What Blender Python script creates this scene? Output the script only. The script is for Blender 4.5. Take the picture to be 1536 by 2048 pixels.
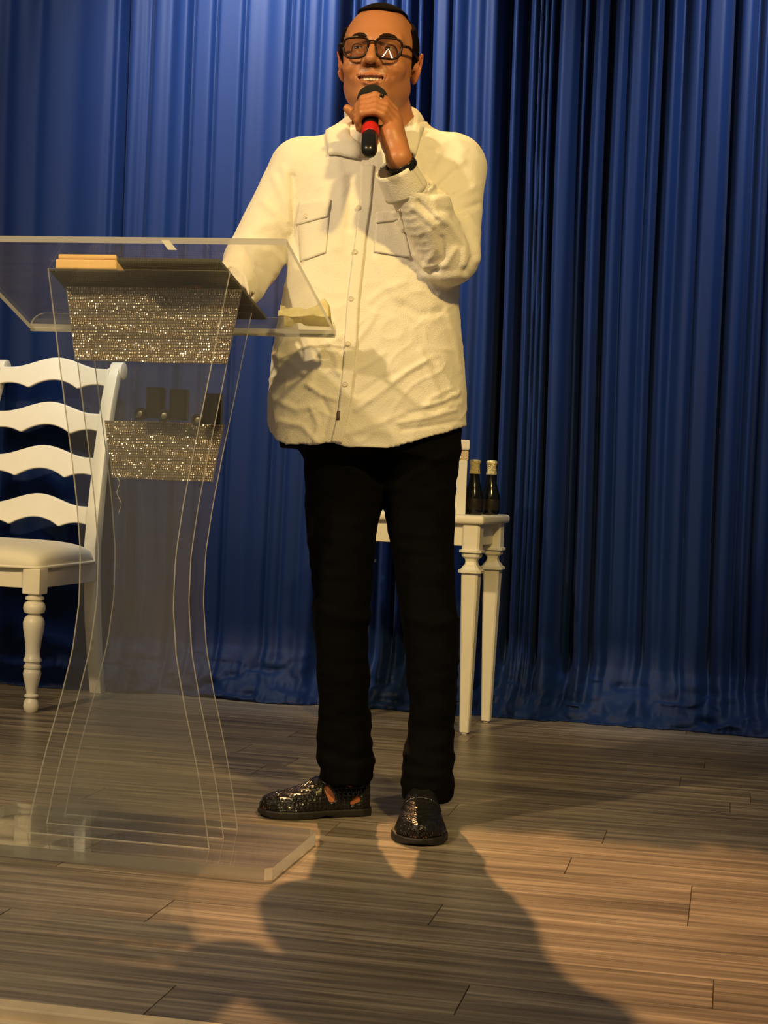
import bpy, bmesh, math, random
import numpy as np
from mathutils import Vector, Matrix
from mathutils.bvhtree import BVHTree

for o in list(bpy.data.objects):
    bpy.data.objects.remove(o)
SC = bpy.context.scene
COL = SC.collection
RAD = math.radians

# ------------------------------------------------------------------ camera
FOC = 3300.0                      # focal length in pixels of the 1536 x 2048 frame
ROLL, YAW, EYE = RAD(2.3), RAD(12.0), 0.78
PITCH = -math.atan(75.0 / FOC)
cF = np.array([-math.sin(YAW) * math.cos(PITCH), math.cos(YAW) * math.cos(PITCH), math.sin(PITCH)])
cR0 = np.array([math.cos(YAW), math.sin(YAW), 0.0])
cU0 = np.cross(cR0, cF)
cR = cR0 * math.cos(ROLL) + cU0 * math.sin(ROLL)
cU = -cR0 * math.sin(ROLL) + cU0 * math.cos(ROLL)
cC = np.array([0.0, 0.0, EYE])
cam_d = bpy.data.cameras.new('camera')
cam = bpy.data.objects.new('camera', cam_d)
COL.objects.link(cam)
cam.matrix_world = Matrix(((cR[0], cU[0], -cF[0], 0), (cR[1], cU[1], -cF[1], 0), (cR[2], cU[2], -cF[2], EYE), (0, 0, 0, 1)))
cam_d.sensor_fit = 'VERTICAL'
cam_d.sensor_height = 24.0
cam_d.lens = FOC / 2048.0 * 24.0
cam_d.clip_start = 0.05
SC.camera = cam

# ------------------------------------------------------------------ world, lamps, exposure
SC.view_settings.view_transform = 'Standard'
SC.view_settings.look = 'None'
SC.view_settings.gamma = 1.0
SC.view_settings.use_curve_mapping = False
SC.view_settings.exposure = 0.0
W = bpy.data.worlds.new('dim_hall')
SC.world = W
W.use_nodes = True
W.node_tree.nodes['Background'].inputs[0].default_value = (1.0, 0.88, 0.72, 1)
W.node_tree.nodes['Background'].inputs[1].default_value = 0.085

def lamp(name, kind, loc, target, energy, color, radius=0.05, cone=60, blend=0.5):
    d = bpy.data.lights.new(name, kind)
    d.energy = energy
    d.color = color
    if kind == 'AREA':
        d.size = radius
    else:
        d.shadow_soft_size = radius
    if kind == 'SPOT':
        d.spot_size = RAD(cone)
        d.spot_blend = blend
    o = bpy.data.objects.new(name, d)
    COL.objects.link(o)
    o.location = loc
    if target is not None:
        o.rotation_euler = (Vector(target) - Vector(loc)).to_track_quat('-Z', 'Y').to_euler()
    return o

lamp('front_spot_left', 'SPOT', (-2.9, 0.4, 3.4), (-1.3, 4.0, 0.6), 580, (1.0, 0.74, 0.40), 0.09, 62, 0.8)
lamp('front_spot_right', 'SPOT', (0.9, 0.9, 3.2), (-0.8, 3.7, 1.15), 430, (1.0, 0.69, 0.22), 0.10, 42, 0.7)
lamp('rear_spot', 'SPOT', (-3.75, 12.2, 11.4), (-0.30, 2.98, 0.0), 11500, (1.0, 0.50, 0.17), 0.12, 7.4, 0.9)
lamp('curtain_lamp_left', 'SPOT', (-1.62, 4.35, 3.05), (-1.50, 5.45, 2.15), 400, (0.93, 0.97, 1.0), 0.08, 84, 1.0)
lamp('curtain_top_lamp', 'SPOT', (-1.47, 5.12, 2.72), (-1.46, 5.45, 2.42), 16, (1.0, 0.90, 0.66), 0.05, 110, 1.0)
lamp('curtain_fill_far_left', 'SPOT', (-2.75, 4.35, 3.05), (-2.75, 5.45, 2.0), 50, (0.92, 0.96, 1.0), 0.08, 90, 1.0)  # added fill to lift the dark far-left drape, no actual lamp known there
lamp('curtain_lamp_right', 'SPOT', (0.42, 4.35, 3.05), (0.36, 5.45, 2.15), 250, (0.92, 0.96, 1.0), 0.08, 84, 1.0)
for i, (hx_, hy_) in enumerate([(-2.2, -1.2), (-1.1, -1.2), (0.0, -1.2), (1.1, -1.2), (-1.6, -3.0), (-0.3, -3.0), (1.0, -3.0)]):
    lamp('hall_ceiling_lamp', 'POINT', (hx_, hy_, 3.3), None, 15, (1.0, 0.84, 0.60), 0.07)

# ------------------------------------------------------------------ pixel helpers (where a photo pixel meets a plane)
def px_ray(u, v):
    return cF + cR * (u - 768) / FOC - cU * (v - 1024) / FOC
def at_y(u, v, y):
    r = px_ray(u, v)
    return cC + r * (y / r[1])
def at_z(u, v, z=0.0):
    r = px_ray(u, v)
    return cC + r * ((z - EYE) / r[2])
# the person's own frame: origin on the floor, x to the picture's right, y away from the camera
PO = np.array([-0.775, 3.648, 0.0])
Rp = np.array([[math.cos(YAW), -math.sin(YAW), 0], [math.sin(YAW), math.cos(YAW), 0], [0, 0, 1.0]])
lC = Rp.T @ (cC - PO)
def P(u, v, y=0.0):
    r = Rp.T @ px_ray(u, v)
    return lC + r * ((y - lC[1]) / r[1])
def to_px(L):
    d = (np.asarray(L) @ Rp.T + PO) - cC
    z = d @ cF
    return 768 + FOC * (d @ cR) / z, 1024 - FOC * (d @ cU) / z

# ------------------------------------------------------------------ materials
def mat(name, color, rough=0.5, metal=0.0, spec=0.5, bump=0.0, bscale=50.0, var=0.0, vscale=5.0, sheen=0.0, coat=0.0, attr=None, sss=0.0, trans=0.0):
    m = bpy.data.materials.new(name)
    m.use_nodes = True
    nt = m.node_tree
    b = nt.nodes['Principled BSDF']
    b.inputs['Base Color'].default_value = (*color, 1)
    b.inputs['Roughness'].default_value = rough
    b.inputs['Metallic'].default_value = metal
    b.inputs['Specular IOR Level'].default_value = spec
    b.inputs['Sheen Weight'].default_value = sheen
    b.inputs['Coat Weight'].default_value = coat
    b.inputs['Transmission Weight'].default_value = trans
    if sss:
        b.inputs['Subsurface Weight'].default_value = sss
        b.inputs['Subsurface Radius'].default_value = (1.0, 0.35, 0.2)
        b.inputs['Subsurface Scale'].default_value = 0.008
    tc = nt.nodes.new('ShaderNodeTexCoord')
    src = None
    if attr:
        a = nt.nodes.new('ShaderNodeAttribute')
        a.attribute_name = attr
        src = a.outputs['Color']
        nt.links.new(src, b.inputs['Base Color'])
    if var > 0:
        n = nt.nodes.new('ShaderNodeTexNoise')
        n.inputs['Scale'].default_value = vscale
        n.inputs['Detail'].default_value = 5
        nt.links.new(tc.outputs['Object'], n.inputs['Vector'])
        mx = nt.nodes.new('ShaderNodeMix')
        mx.data_type = 'RGBA'
        mx.blend_type = 'MULTIPLY'
        mx.inputs[0].default_value = 1.0
        cr = nt.nodes.new('ShaderNodeMapRange')
        cr.inputs['From Min'].default_value = 0.3
        cr.inputs['From Max'].default_value = 0.7
        cr.inputs['To Min'].default_value = 1.0 - var
        cr.inputs['To Max'].default_value = 1.0
        nt.links.new(n.outputs['Fac'], cr.inputs['Value'])
        if src:
            nt.links.new(src, mx.inputs[6])
        else:
            mx.inputs[6].default_value = (*color, 1)
        nt.links.new(cr.outputs[0], mx.inputs[7])
        nt.links.new(mx.outputs[2], b.inputs['Base Color'])
    if bump > 0:
        n2 = nt.nodes.new('ShaderNodeTexNoise')
        n2.inputs['Scale'].default_value = bscale
        n2.inputs['Detail'].default_value = 4
        nt.links.new(tc.outputs['Object'], n2.inputs['Vector'])
        bp = nt.nodes.new('ShaderNodeBump')
        bp.inputs['Strength'].default_value = bump
        bp.inputs['Distance'].default_value = 0.01
        nt.links.new(n2.outputs['Fac'], bp.inputs['Height'])
        nt.links.new(bp.outputs[0], b.inputs['Normal'])
    return m

def acrylic(name, haze, edge=False):
    """clear plastic sheet: sees through, mirrors at grazing angles, a little dust; cut edges scatter light"""
    m = bpy.data.materials.new(name)
    m.use_nodes = True
    nt = m.node_tree
    nt.nodes.clear()
    out = nt.nodes.new('ShaderNodeOutputMaterial')
    tr = nt.nodes.new('ShaderNodeBsdfTransparent')
    tr.inputs[0].default_value = (0.97, 0.975, 0.97, 1) if not edge else (0.55, 0.56, 0.54, 1)
    gl = nt.nodes.new('ShaderNodeBsdfGlossy')
    gl.inputs['Roughness'].default_value = 0.03 if not edge else 0.2
    gl.inputs[0].default_value = (0.9, 0.9, 0.9, 1)
    lw = nt.nodes.new('ShaderNodeLayerWeight')
    lw.inputs[0].default_value = 0.5
    pw = nt.nodes.new('ShaderNodeMath'); pw.operation = 'POWER'
    nt.links.new(lw.outputs['Facing'], pw.inputs[0]); pw.inputs[1].default_value = 5.0
    fr = nt.nodes.new('ShaderNodeMath'); fr.operation = 'MULTIPLY_ADD'
    nt.links.new(pw.outputs[0], fr.inputs[0]); fr.inputs[1].default_value = 0.85; fr.inputs[2].default_value = 0.035
    df = nt.nodes.new('ShaderNodeBsdfDiffuse')
    df.inputs[0].default_value = (0.88, 0.87, 0.83, 1) if edge else (0.75, 0.74, 0.70, 1)
    tl = nt.nodes.new('ShaderNodeBsdfTranslucent')
    tl.inputs[0].default_value = (0.88, 0.87, 0.83, 1) if edge else (0.75, 0.74, 0.70, 1)
    ad = nt.nodes.new('ShaderNodeMixShader')
    ad.inputs[0].default_value = 0.5
    nt.links.new(df.outputs[0], ad.inputs[1])
    nt.links.new(tl.outputs[0], ad.inputs[2])
    mh = nt.nodes.new('ShaderNodeMixShader')
    mh.inputs[0].default_value = haze
    nt.links.new(tr.outputs[0], mh.inputs[1])
    nt.links.new(ad.outputs[0], mh.inputs[2])
    mg = nt.nodes.new('ShaderNodeMixShader')
    nt.links.new(fr.outputs[0], mg.inputs[0])
    nt.links.new(mh.outputs[0], mg.inputs[1])
    nt.links.new(gl.outputs[0], mg.inputs[2])
    nt.links.new(mg.outputs[0], out.inputs[0])
    return m

M = {}
M['acrylic'] = acrylic('clear_acrylic', 0.022)
M['acrylic_top'] = acrylic('clear_acrylic_top', 0.035)
M['acrylic_rim'] = acrylic('acrylic_polished_rim', 0.22, True)
M['acrylic_edge'] = acrylic('acrylic_cut_edge', 0.75, True)
M['curtain'] = mat('blue_satin_drape', (0.0028, 0.0140, 0.066), 0.50, spec=0.15, sheen=0.03, bump=0.12, bscale=900)
M['furniture'] = mat('white_painted_wood', (0.78, 0.74, 0.62), 0.38, var=0.06, vscale=9)
M['cushion'] = mat('cream_seat_fabric', (0.80, 0.76, 0.64), 0.8, bump=0.2, bscale=500, sheen=0.2)
M['shirt'] = mat('white_cotton_shirt', (0.80, 0.755, 0.66), 0.85, spec=0.2, bump=0.25, bscale=420, sheen=0.12)
M['trousers'] = mat('black_trouser_cloth', (0.0022, 0.0021, 0.0022), 0.95, spec=0.08, bump=0.1, bscale=300)
M['skin'] = mat('skin', (0.5, 0.25, 0.14), 0.42, spec=0.4, attr='tone', sss=0.12, bump=0.06, bscale=260)
M['hair'] = mat('short_black_hair', (0.008, 0.005, 0.004), 0.95, spec=0.03, bump=0.7, bscale=420)
M['black_plastic'] = mat('black_plastic', (0.008, 0.008, 0.009), 0.28)
M['black_leather'] = mat('black_leather', (0.010, 0.009, 0.008), 0.22, spec=0.6, bump=0.08, bscale=200)
M['rubber'] = mat('dark_sole_rubber', (0.012, 0.010, 0.009), 0.55)
M['red'] = mat('red_microphone_band', (0.50, 0.012, 0.010), 0.3)
M['foam'] = mat('black_windscreen_foam', (0.012, 0.011, 0.010), 0.95, bump=0.8, bscale=700)
M['gold'] = mat('gold_foil', (0.95, 0.78, 0.36), 0.30, metal=0.65, bump=0.8, bscale=220)
M['bottle'] = mat('dark_bottle_glass', (0.003, 0.004, 0.003), 0.12, spec=0.45)
M['bottle_label'] = mat('dark_bottle_label', (0.012, 0.009, 0.005), 0.35)
M['ceramic'] = mat('white_glazed_vase', (0.74, 0.72, 0.64), 0.25, spec=0.5)
M['relief'] = mat('beige_relief_band', (0.58, 0.46, 0.30), 0.6)
M['pages'] = mat('cream_book_pages', (0.80, 0.52, 0.22), 0.8)
M['black_cover'] = mat('black_book_cover', (0.008, 0.007, 0.006), 0.6)
M['napkin'] = mat('pale_yellow_cloth', (0.93, 0.88, 0.60), 0.85, bump=0.2, bscale=300)
def see_through_light(m, color, w):
    nt = m.node_tree
    out = nt.nodes['Material Output']
    tl = nt.nodes.new('ShaderNodeBsdfTranslucent'); tl.inputs[0].default_value = (*color, 1)
    mx = nt.nodes.new('ShaderNodeMixShader'); mx.inputs[0].default_value = w
    nt.links.new(nt.nodes['Principled BSDF'].outputs[0], mx.inputs[1]); nt.links.new(tl.outputs[0], mx.inputs[2])
    nt.links.new(mx.outputs[0], out.inputs[0])
see_through_light(M['napkin'], (0.92, 0.84, 0.45), 0.55)
M['sticker'] = mat('white_sticker', (0.8, 0.78, 0.68), 0.5)
M['metal'] = mat('grey_metal', (0.42, 0.37, 0.30), 0.35, metal=0.9)
M['steel'] = mat('polished_steel', (0.85, 0.83, 0.78), 0.25, metal=0.55)
M['teeth'] = mat('teeth', (0.70, 0.60, 0.50), 0.35)
M['brow'] = mat('dark_eyebrow_hair', (0.030, 0.014, 0.008), 0.9, spec=0.05, bump=0.5, bscale=600)
M['eye'] = mat('eye_white', (0.40, 0.34, 0.28), 0.3)
M['iris'] = mat('dark_brown_iris', (0.02, 0.01, 0.006), 0.1)
M['frame'] = mat('dark_brown_glasses_frame', (0.014, 0.006, 0.004), 0.30, spec=0.15)
M['button'] = mat('pearl_button', (0.66, 0.60, 0.50), 0.3)
M['label'] = mat('dark_shirt_tag', (0.10, 0.065, 0.04), 0.7)
M['trim'] = mat('pale_wood_trim', (0.86, 0.70, 0.48), 0.5, var=0.2, vscale=14)
M['wall'] = mat('dark_wall_paint', (0.05, 0.05, 0.055), 0.8)
M['thread'] = mat('silver_thread', (0.5, 0.46, 0.4), 0.5)
M['joint'] = mat('dark_floor_joint', (0.02, 0.015, 0.010), 0.8)

def lens_material():
    m = bpy.data.materials.new('tinted_lens')
    m.use_nodes = True
    nt = m.node_tree
    nt.nodes.clear()
    out = nt.nodes.new('ShaderNodeOutputMaterial')
    tr = nt.nodes.new('ShaderNodeBsdfTransparent')
    tr.inputs[0].default_value = (0.72, 0.67, 0.60, 1)
    gl = nt.nodes.new('ShaderNodeBsdfGlossy')
    gl.inputs['Roughness'].default_value = 0.02
    mx = nt.nodes.new('ShaderNodeMixShader')
    mx.inputs[0].default_value = 0.08
    nt.links.new(tr.outputs[0], mx.inputs[1])
    nt.links.new(gl.outputs[0], mx.inputs[2])
    nt.links.new(mx.outputs[0], out.inputs[0])
    return m
M['lens'] = lens_material()

def gem_material():
    m = mat('rhinestones', (0.85, 0.75, 0.62), 0.30, metal=1.0)
    return m
M['gem'] = gem_material()

def weave_material():
    m = mat('woven_black_leather', (0.010, 0.009, 0.008), 0.24, spec=0.6)
    nt = m.node_tree
    b = nt.nodes['Principled BSDF']
    tc = nt.nodes.new('ShaderNodeTexCoord')
    mp = nt.nodes.new('ShaderNodeMapping')
    mp.inputs['Rotation'].default_value = (0, 0, RAD(45))
    nt.links.new(tc.outputs['Object'], mp.inputs[0])
    vo = nt.nodes.new('ShaderNodeTexVoronoi')
    vo.distance = 'CHEBYCHEV'
    vo.inputs['Scale'].default_value = 120
    vo.inputs['Randomness'].default_value = 0.15
    nt.links.new(mp.outputs[0], vo.inputs['Vector'])
    bp = nt.nodes.new('ShaderNodeBump')
    bp.invert = True
    bp.inputs['Strength'].default_value = 0.9
    bp.inputs['Distance'].default_value = 0.004
    nt.links.new(vo.outputs['Distance'], bp.inputs['Height'])
    nt.links.new(bp.outputs[0], b.inputs['Normal'])
    return m
M['weave'] = weave_material()

def floor_material():
    m = bpy.data.materials.new('grey_brown_wood_planks')
    m.use_nodes = True
    nt = m.node_tree
    b = nt.nodes['Principled BSDF']
    tc = nt.nodes.new('ShaderNodeTexCoord')
    at = nt.nodes.new('ShaderNodeAttribute')
    at.attribute_name = 'tone'
    sep = nt.nodes.new('ShaderNodeSeparateColor')
    nt.links.new(at.outputs['Color'], sep.inputs[0])
    # every plank shifts the grain by its own amount
    off = nt.nodes.new('ShaderNodeVectorMath'); off.operation = 'SCALE'
    nt.links.new(at.outputs['Color'], off.inputs[0]); off.inputs['Scale'].default_value = 37.0
    add = nt.nodes.new('ShaderNodeVectorMath'); add.operation = 'ADD'
    nt.links.new(tc.outputs['Object'], add.inputs[0]); nt.links.new(off.outputs[0], add.inputs[1])
    mp = nt.nodes.new('ShaderNodeMapping')
    mp.inputs['Scale'].default_value = (1.3, 24.0, 1.0)
    nt.links.new(add.outputs[0], mp.inputs[0])
    n1 = nt.nodes.new('ShaderNodeTexNoise')
    n1.inputs['Scale'].default_value = 1.6; n1.inputs['Detail'].default_value = 7
    n1.inputs['Roughness'].default_value = 0.62; n1.inputs['Distortion'].default_value = 0.5
    nt.links.new(mp.outputs[0], n1.inputs['Vector'])
    mp2 = nt.nodes.new('ShaderNodeMapping')
    mp2.inputs['Scale'].default_value = (2.2, 85.0, 1.0)
    nt.links.new(add.outputs[0], mp2.inputs[0])
    n2 = nt.nodes.new('ShaderNodeTexNoise')
    n2.inputs['Scale'].default_value = 1.3; n2.inputs['Detail'].default_value = 4
    nt.links.new(mp2.outputs[0], n2.inputs['Vector'])
    cr = nt.nodes.new('ShaderNodeValToRGB')
    e = cr.color_ramp.elements
    e[0].position = 0.30; e[0].color = (0.082, 0.066, 0.050, 1)
    e[1].position = 0.72; e[1].color = (0.385, 0.325, 0.250, 1)
    k = e.new(0.48); k.color = (0.190, 0.156, 0.118, 1)
    nt.links.new(n1.outputs['Fac'], cr.inputs[0])
    mr = nt.nodes.new('ShaderNodeMapRange')
    mr.inputs['From Min'].default_value = 0.3; mr.inputs['From Max'].default_value = 0.7
    mr.inputs['To Min'].default_value = 0.68; mr.inputs['To Max'].default_value = 1.25
    nt.links.new(n2.outputs['Fac'], mr.inputs['Value'])
    mx = nt.nodes.new('ShaderNodeMix'); mx.data_type = 'RGBA'; mx.blend_type = 'MULTIPLY'; mx.inputs[0].default_value = 1
    nt.links.new(cr.outputs[0], mx.inputs[6]); nt.links.new(mr.outputs[0], mx.inputs[7])
    mr2 = nt.nodes.new('ShaderNodeMapRange')
    mr2.inputs['To Min'].default_value = 0.80; mr2.inputs['To Max'].default_value = 1.12
    nt.links.new(sep.outputs[0], mr2.inputs['Value'])
    mx2 = nt.nodes.new('ShaderNodeMix'); mx2.data_type = 'RGBA'; mx2.blend_type = 'MULTIPLY'; mx2.inputs[0].default_value = 1
    nt.links.new(mx.outputs[2], mx2.inputs[6]); nt.links.new(mr2.outputs[0], mx2.inputs[7])
    nt.links.new(mx2.outputs[2], b.inputs['Base Color'])
    b.inputs['Roughness'].default_value = 0.36
    b.inputs['Specular IOR Level'].default_value = 0.4
    bp = nt.nodes.new('ShaderNodeBump')
    bp.inputs['Strength'].default_value = 0.35; bp.inputs['Distance'].default_value = 0.003
    nt.links.new(n2.outputs['Fac'], bp.inputs['Height'])
    nt.links.new(bp.outputs[0], b.inputs['Normal'])
    return m
M['floor'] = floor_material()

# ------------------------------------------------------------------ object helpers
def link(name, me, material=None, parent=None, smooth=False):
    if material is not None:
        for mm in (material if isinstance(material, (list, tuple)) else [material]):
            me.materials.append(M[mm] if isinstance(mm, str) else mm)
    o = bpy.data.objects.new(name, me)
    COL.objects.link(o)
    if parent is not None:
        o.parent = parent
    if smooth:
        me.polygons.foreach_set('use_smooth', np.ones(len(me.polygons), dtype=bool))
    return o
def pydata(name, V, Fc, material=None, parent=None, smooth=False):
    me = bpy.data.meshes.new(name)
    me.from_pydata([tuple(map(float, p)) for p in V], [], [tuple(map(int, q)) for q in Fc])
    me.update()
    return link(name, me, material, parent, smooth)
def frombm(name, bm, material=None, parent=None, smooth=False, bevel=0.0, seg=2):
    if bevel > 0:
        bmesh.ops.bevel(bm, geom=[e for e in bm.edges], offset=bevel, segments=seg, profile=0.5, affect='EDGES', clamp_overlap=True)
    bmesh.ops.recalc_face_normals(bm, faces=bm.faces)
    me = bpy.data.meshes.new(name)
    bm.to_mesh(me)
    bm.free()
    o = link(name, me, material, parent, False)
    if smooth:
        me.polygons.foreach_set('use_smooth', np.ones(len(me.polygons), dtype=bool))
        try:
            me.set_sharp_from_angle(angle=RAD(40))
        except Exception:
            pass
    return o
def tag(o, label=None, cat=None, group=None, kind=None):
    if label: o['label'] = label
    if cat: o['category'] = cat
    if group: o['group'] = group
    if kind: o['kind'] = kind
    return o
def thing(name, loc=(0, 0, 0), rz=0.0, label=None, cat=None, group=None):
    o = bpy.data.objects.new(name, None)
    COL.objects.link(o)
    o.location = loc
    o.rotation_euler = (0, 0, rz)
    o.empty_display_size = 0.05
    return tag(o, label, cat, group)
def copy_tree(o, parent=None):
    c = o.copy()
    COL.objects.link(c)
    c.parent = parent
    for ch in [x for x in bpy.data.objects if x.parent == o]:
        copy_tree(ch, c)
    return c
def box(bm, x0, x1, y0, y1, z0, z1):
    vs = [bm.verts.new(p) for p in [(x0, y0, z0), (x1, y0, z0), (x1, y1, z0), (x0, y1, z0), (x0, y0, z1), (x1, y0, z1), (x1, y1, z1), (x0, y1, z1)]]
    for f in [(0, 3, 2, 1), (4, 5, 6, 7), (0, 1, 5, 4), (1, 2, 6, 5), (2, 3, 7, 6), (3, 0, 4, 7)]:
        bm.faces.new([vs[i] for i in f])
    return vs
def lathe(bm, prof, cx=0, cy=0, n=28, square=False):
    """prof: list of (r, z); square=True makes a four-sided section"""
    rings = []
    for r, z in prof:
        ring = []
        if square:
            for a, b in [(-1, -1), (1, -1), (1, 1), (-1, 1)]:
                ring.append(bm.verts.new((cx + a * r, cy + b * r, z)))
        else:
            for i in range(n):
                a = 2 * math.pi * i / n
                ring.append(bm.verts.new((cx + r * math.cos(a), cy + r * math.sin(a), z)))
        rings.append(ring)
    m = len(rings[0])
    for a, b in zip(rings, rings[1:]):
        for i in range(m):
            bm.faces.new((a[i], a[(i + 1) % m], b[(i + 1) % m], b[i]))
    bm.faces.new(rings[0][::-1])
    bm.faces.new(rings[-1])
def tube_data(pts, r, n=8, closed=False, flat=None):
    pts = [np.array(p, float) for p in pts]
    V, Fc = [], []
    K = len(pts)
    up = np.array([0, 0, 1.0])
    for i, p in enumerate(pts):
        a = pts[i - 1] if (i > 0 or closed) else pts[i]
        b = pts[(i + 1) % K] if (i < K - 1 or closed) else pts[i]
        t = b - a
        t /= np.linalg.norm(t) + 1e-12
        s = np.cross(t, up)
        if np.linalg.norm(s) < 0.1:
            s = np.cross(t, np.array([0, 1.0, 0]))
        s /= np.linalg.norm(s)
        w = np.cross(s, t)
        rr = r[i] if isinstance(r, (list, tuple, np.ndarray)) else r
        for k in range(n):
            c = 2 * math.pi * k / n
            V.append(p + s * math.cos(c) * rr + w * math.sin(c) * rr * (flat or 1.0))
    for i in range(K if closed else K - 1):
        j = (i + 1) % K
        for k in range(n):
            Fc.append((i * n + k, i * n + (k + 1) % n, j * n + (k + 1) % n, j * n + k))
    if not closed:
        Fc.append(tuple(range(n))[::-1])
        Fc.append(tuple((K - 1) * n + k for k in range(n)))
    return V, Fc
def tube(name, pts, r, material, parent=None, n=8, closed=False, flat=None):
    V, Fc = tube_data(pts, r, n, closed, flat)
    return pydata(name, V, Fc, material, parent, True)
def grid_faces(nu, nv):
    return [(i * nv + j, (i + 1) * nv + j, (i + 1) * nv + j + 1, i * nv + j + 1) for i in range(nu - 1) for j in range(nv - 1)]

def vnoise(Pn, scale, seed=0):
    """smooth value noise in [-1, 1] for an N x 3 array"""
    q = np.asarray(Pn, float) * scale + seed * 17.13
    i = np.floor(q).astype(np.int64)
    f = q - i
    f = f * f * (3 - 2 * f)
    def h(a, b, c):
        n = (a * 73856093) ^ (b * 19349663) ^ (c * 83492791) ^ (seed * 2654435761)
        n = (n ^ (n >> 13)) * 1274126177 & 0x7fffffff
        n = (n ^ (n >> 16)) & 0xffff
        return n / 32767.5 - 1.0
    r = 0
    for dx in (0, 1):
        wx = f[:, 0] if dx else 1 - f[:, 0]
        for dy in (0, 1):
            wy = f[:, 1] if dy else 1 - f[:, 1]
            for dz in (0, 1):
                wz = f[:, 2] if dz else 1 - f[:, 2]
                r = r + wx * wy * wz * h(i[:, 0] + dx, i[:, 1] + dy, i[:, 2] + dz)
    return r

# ------------------------------------------------------------------ implicit surfaces -> meshes
def smin(a, b, k):
    h = np.clip(0.5 + 0.5 * (b - a) / k, 0, 1)
    return b * (1 - h) + a * h - k * h * (1 - h)
def smax(a, b, k):
    return -smin(-a, -b, k)
def d_ell(p, c, r, rot=None):
    q = p - np.array(c)
    if rot is not None:
        q = q @ rot
    r = np.array(r)
    k0 = np.sqrt(((q / r) ** 2).sum(1))
    k1 = np.sqrt(((q / (r * r)) ** 2).sum(1)) + 1e-9
    return k0 * (k0 - 1.0) / k1
def d_cone(p, a, b, ra, rb):
    a = np.array(a, float); b = np.array(b, float)
    ab = b - a
    t = np.clip(((p - a) @ ab) / (ab @ ab), 0, 1)
    q = p - a - t[:, None] * ab
    return np.sqrt((q * q).sum(1)) - (ra + (rb - ra) * t)
def d_chain(p, pts, rs, k=0.004):
    d = None
    for i in range(len(pts) - 1):
        e = d_cone(p, pts[i], pts[i + 1], rs[i], rs[i + 1])
        d = e if d is None else smin(d, e, k)
    return d

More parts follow.
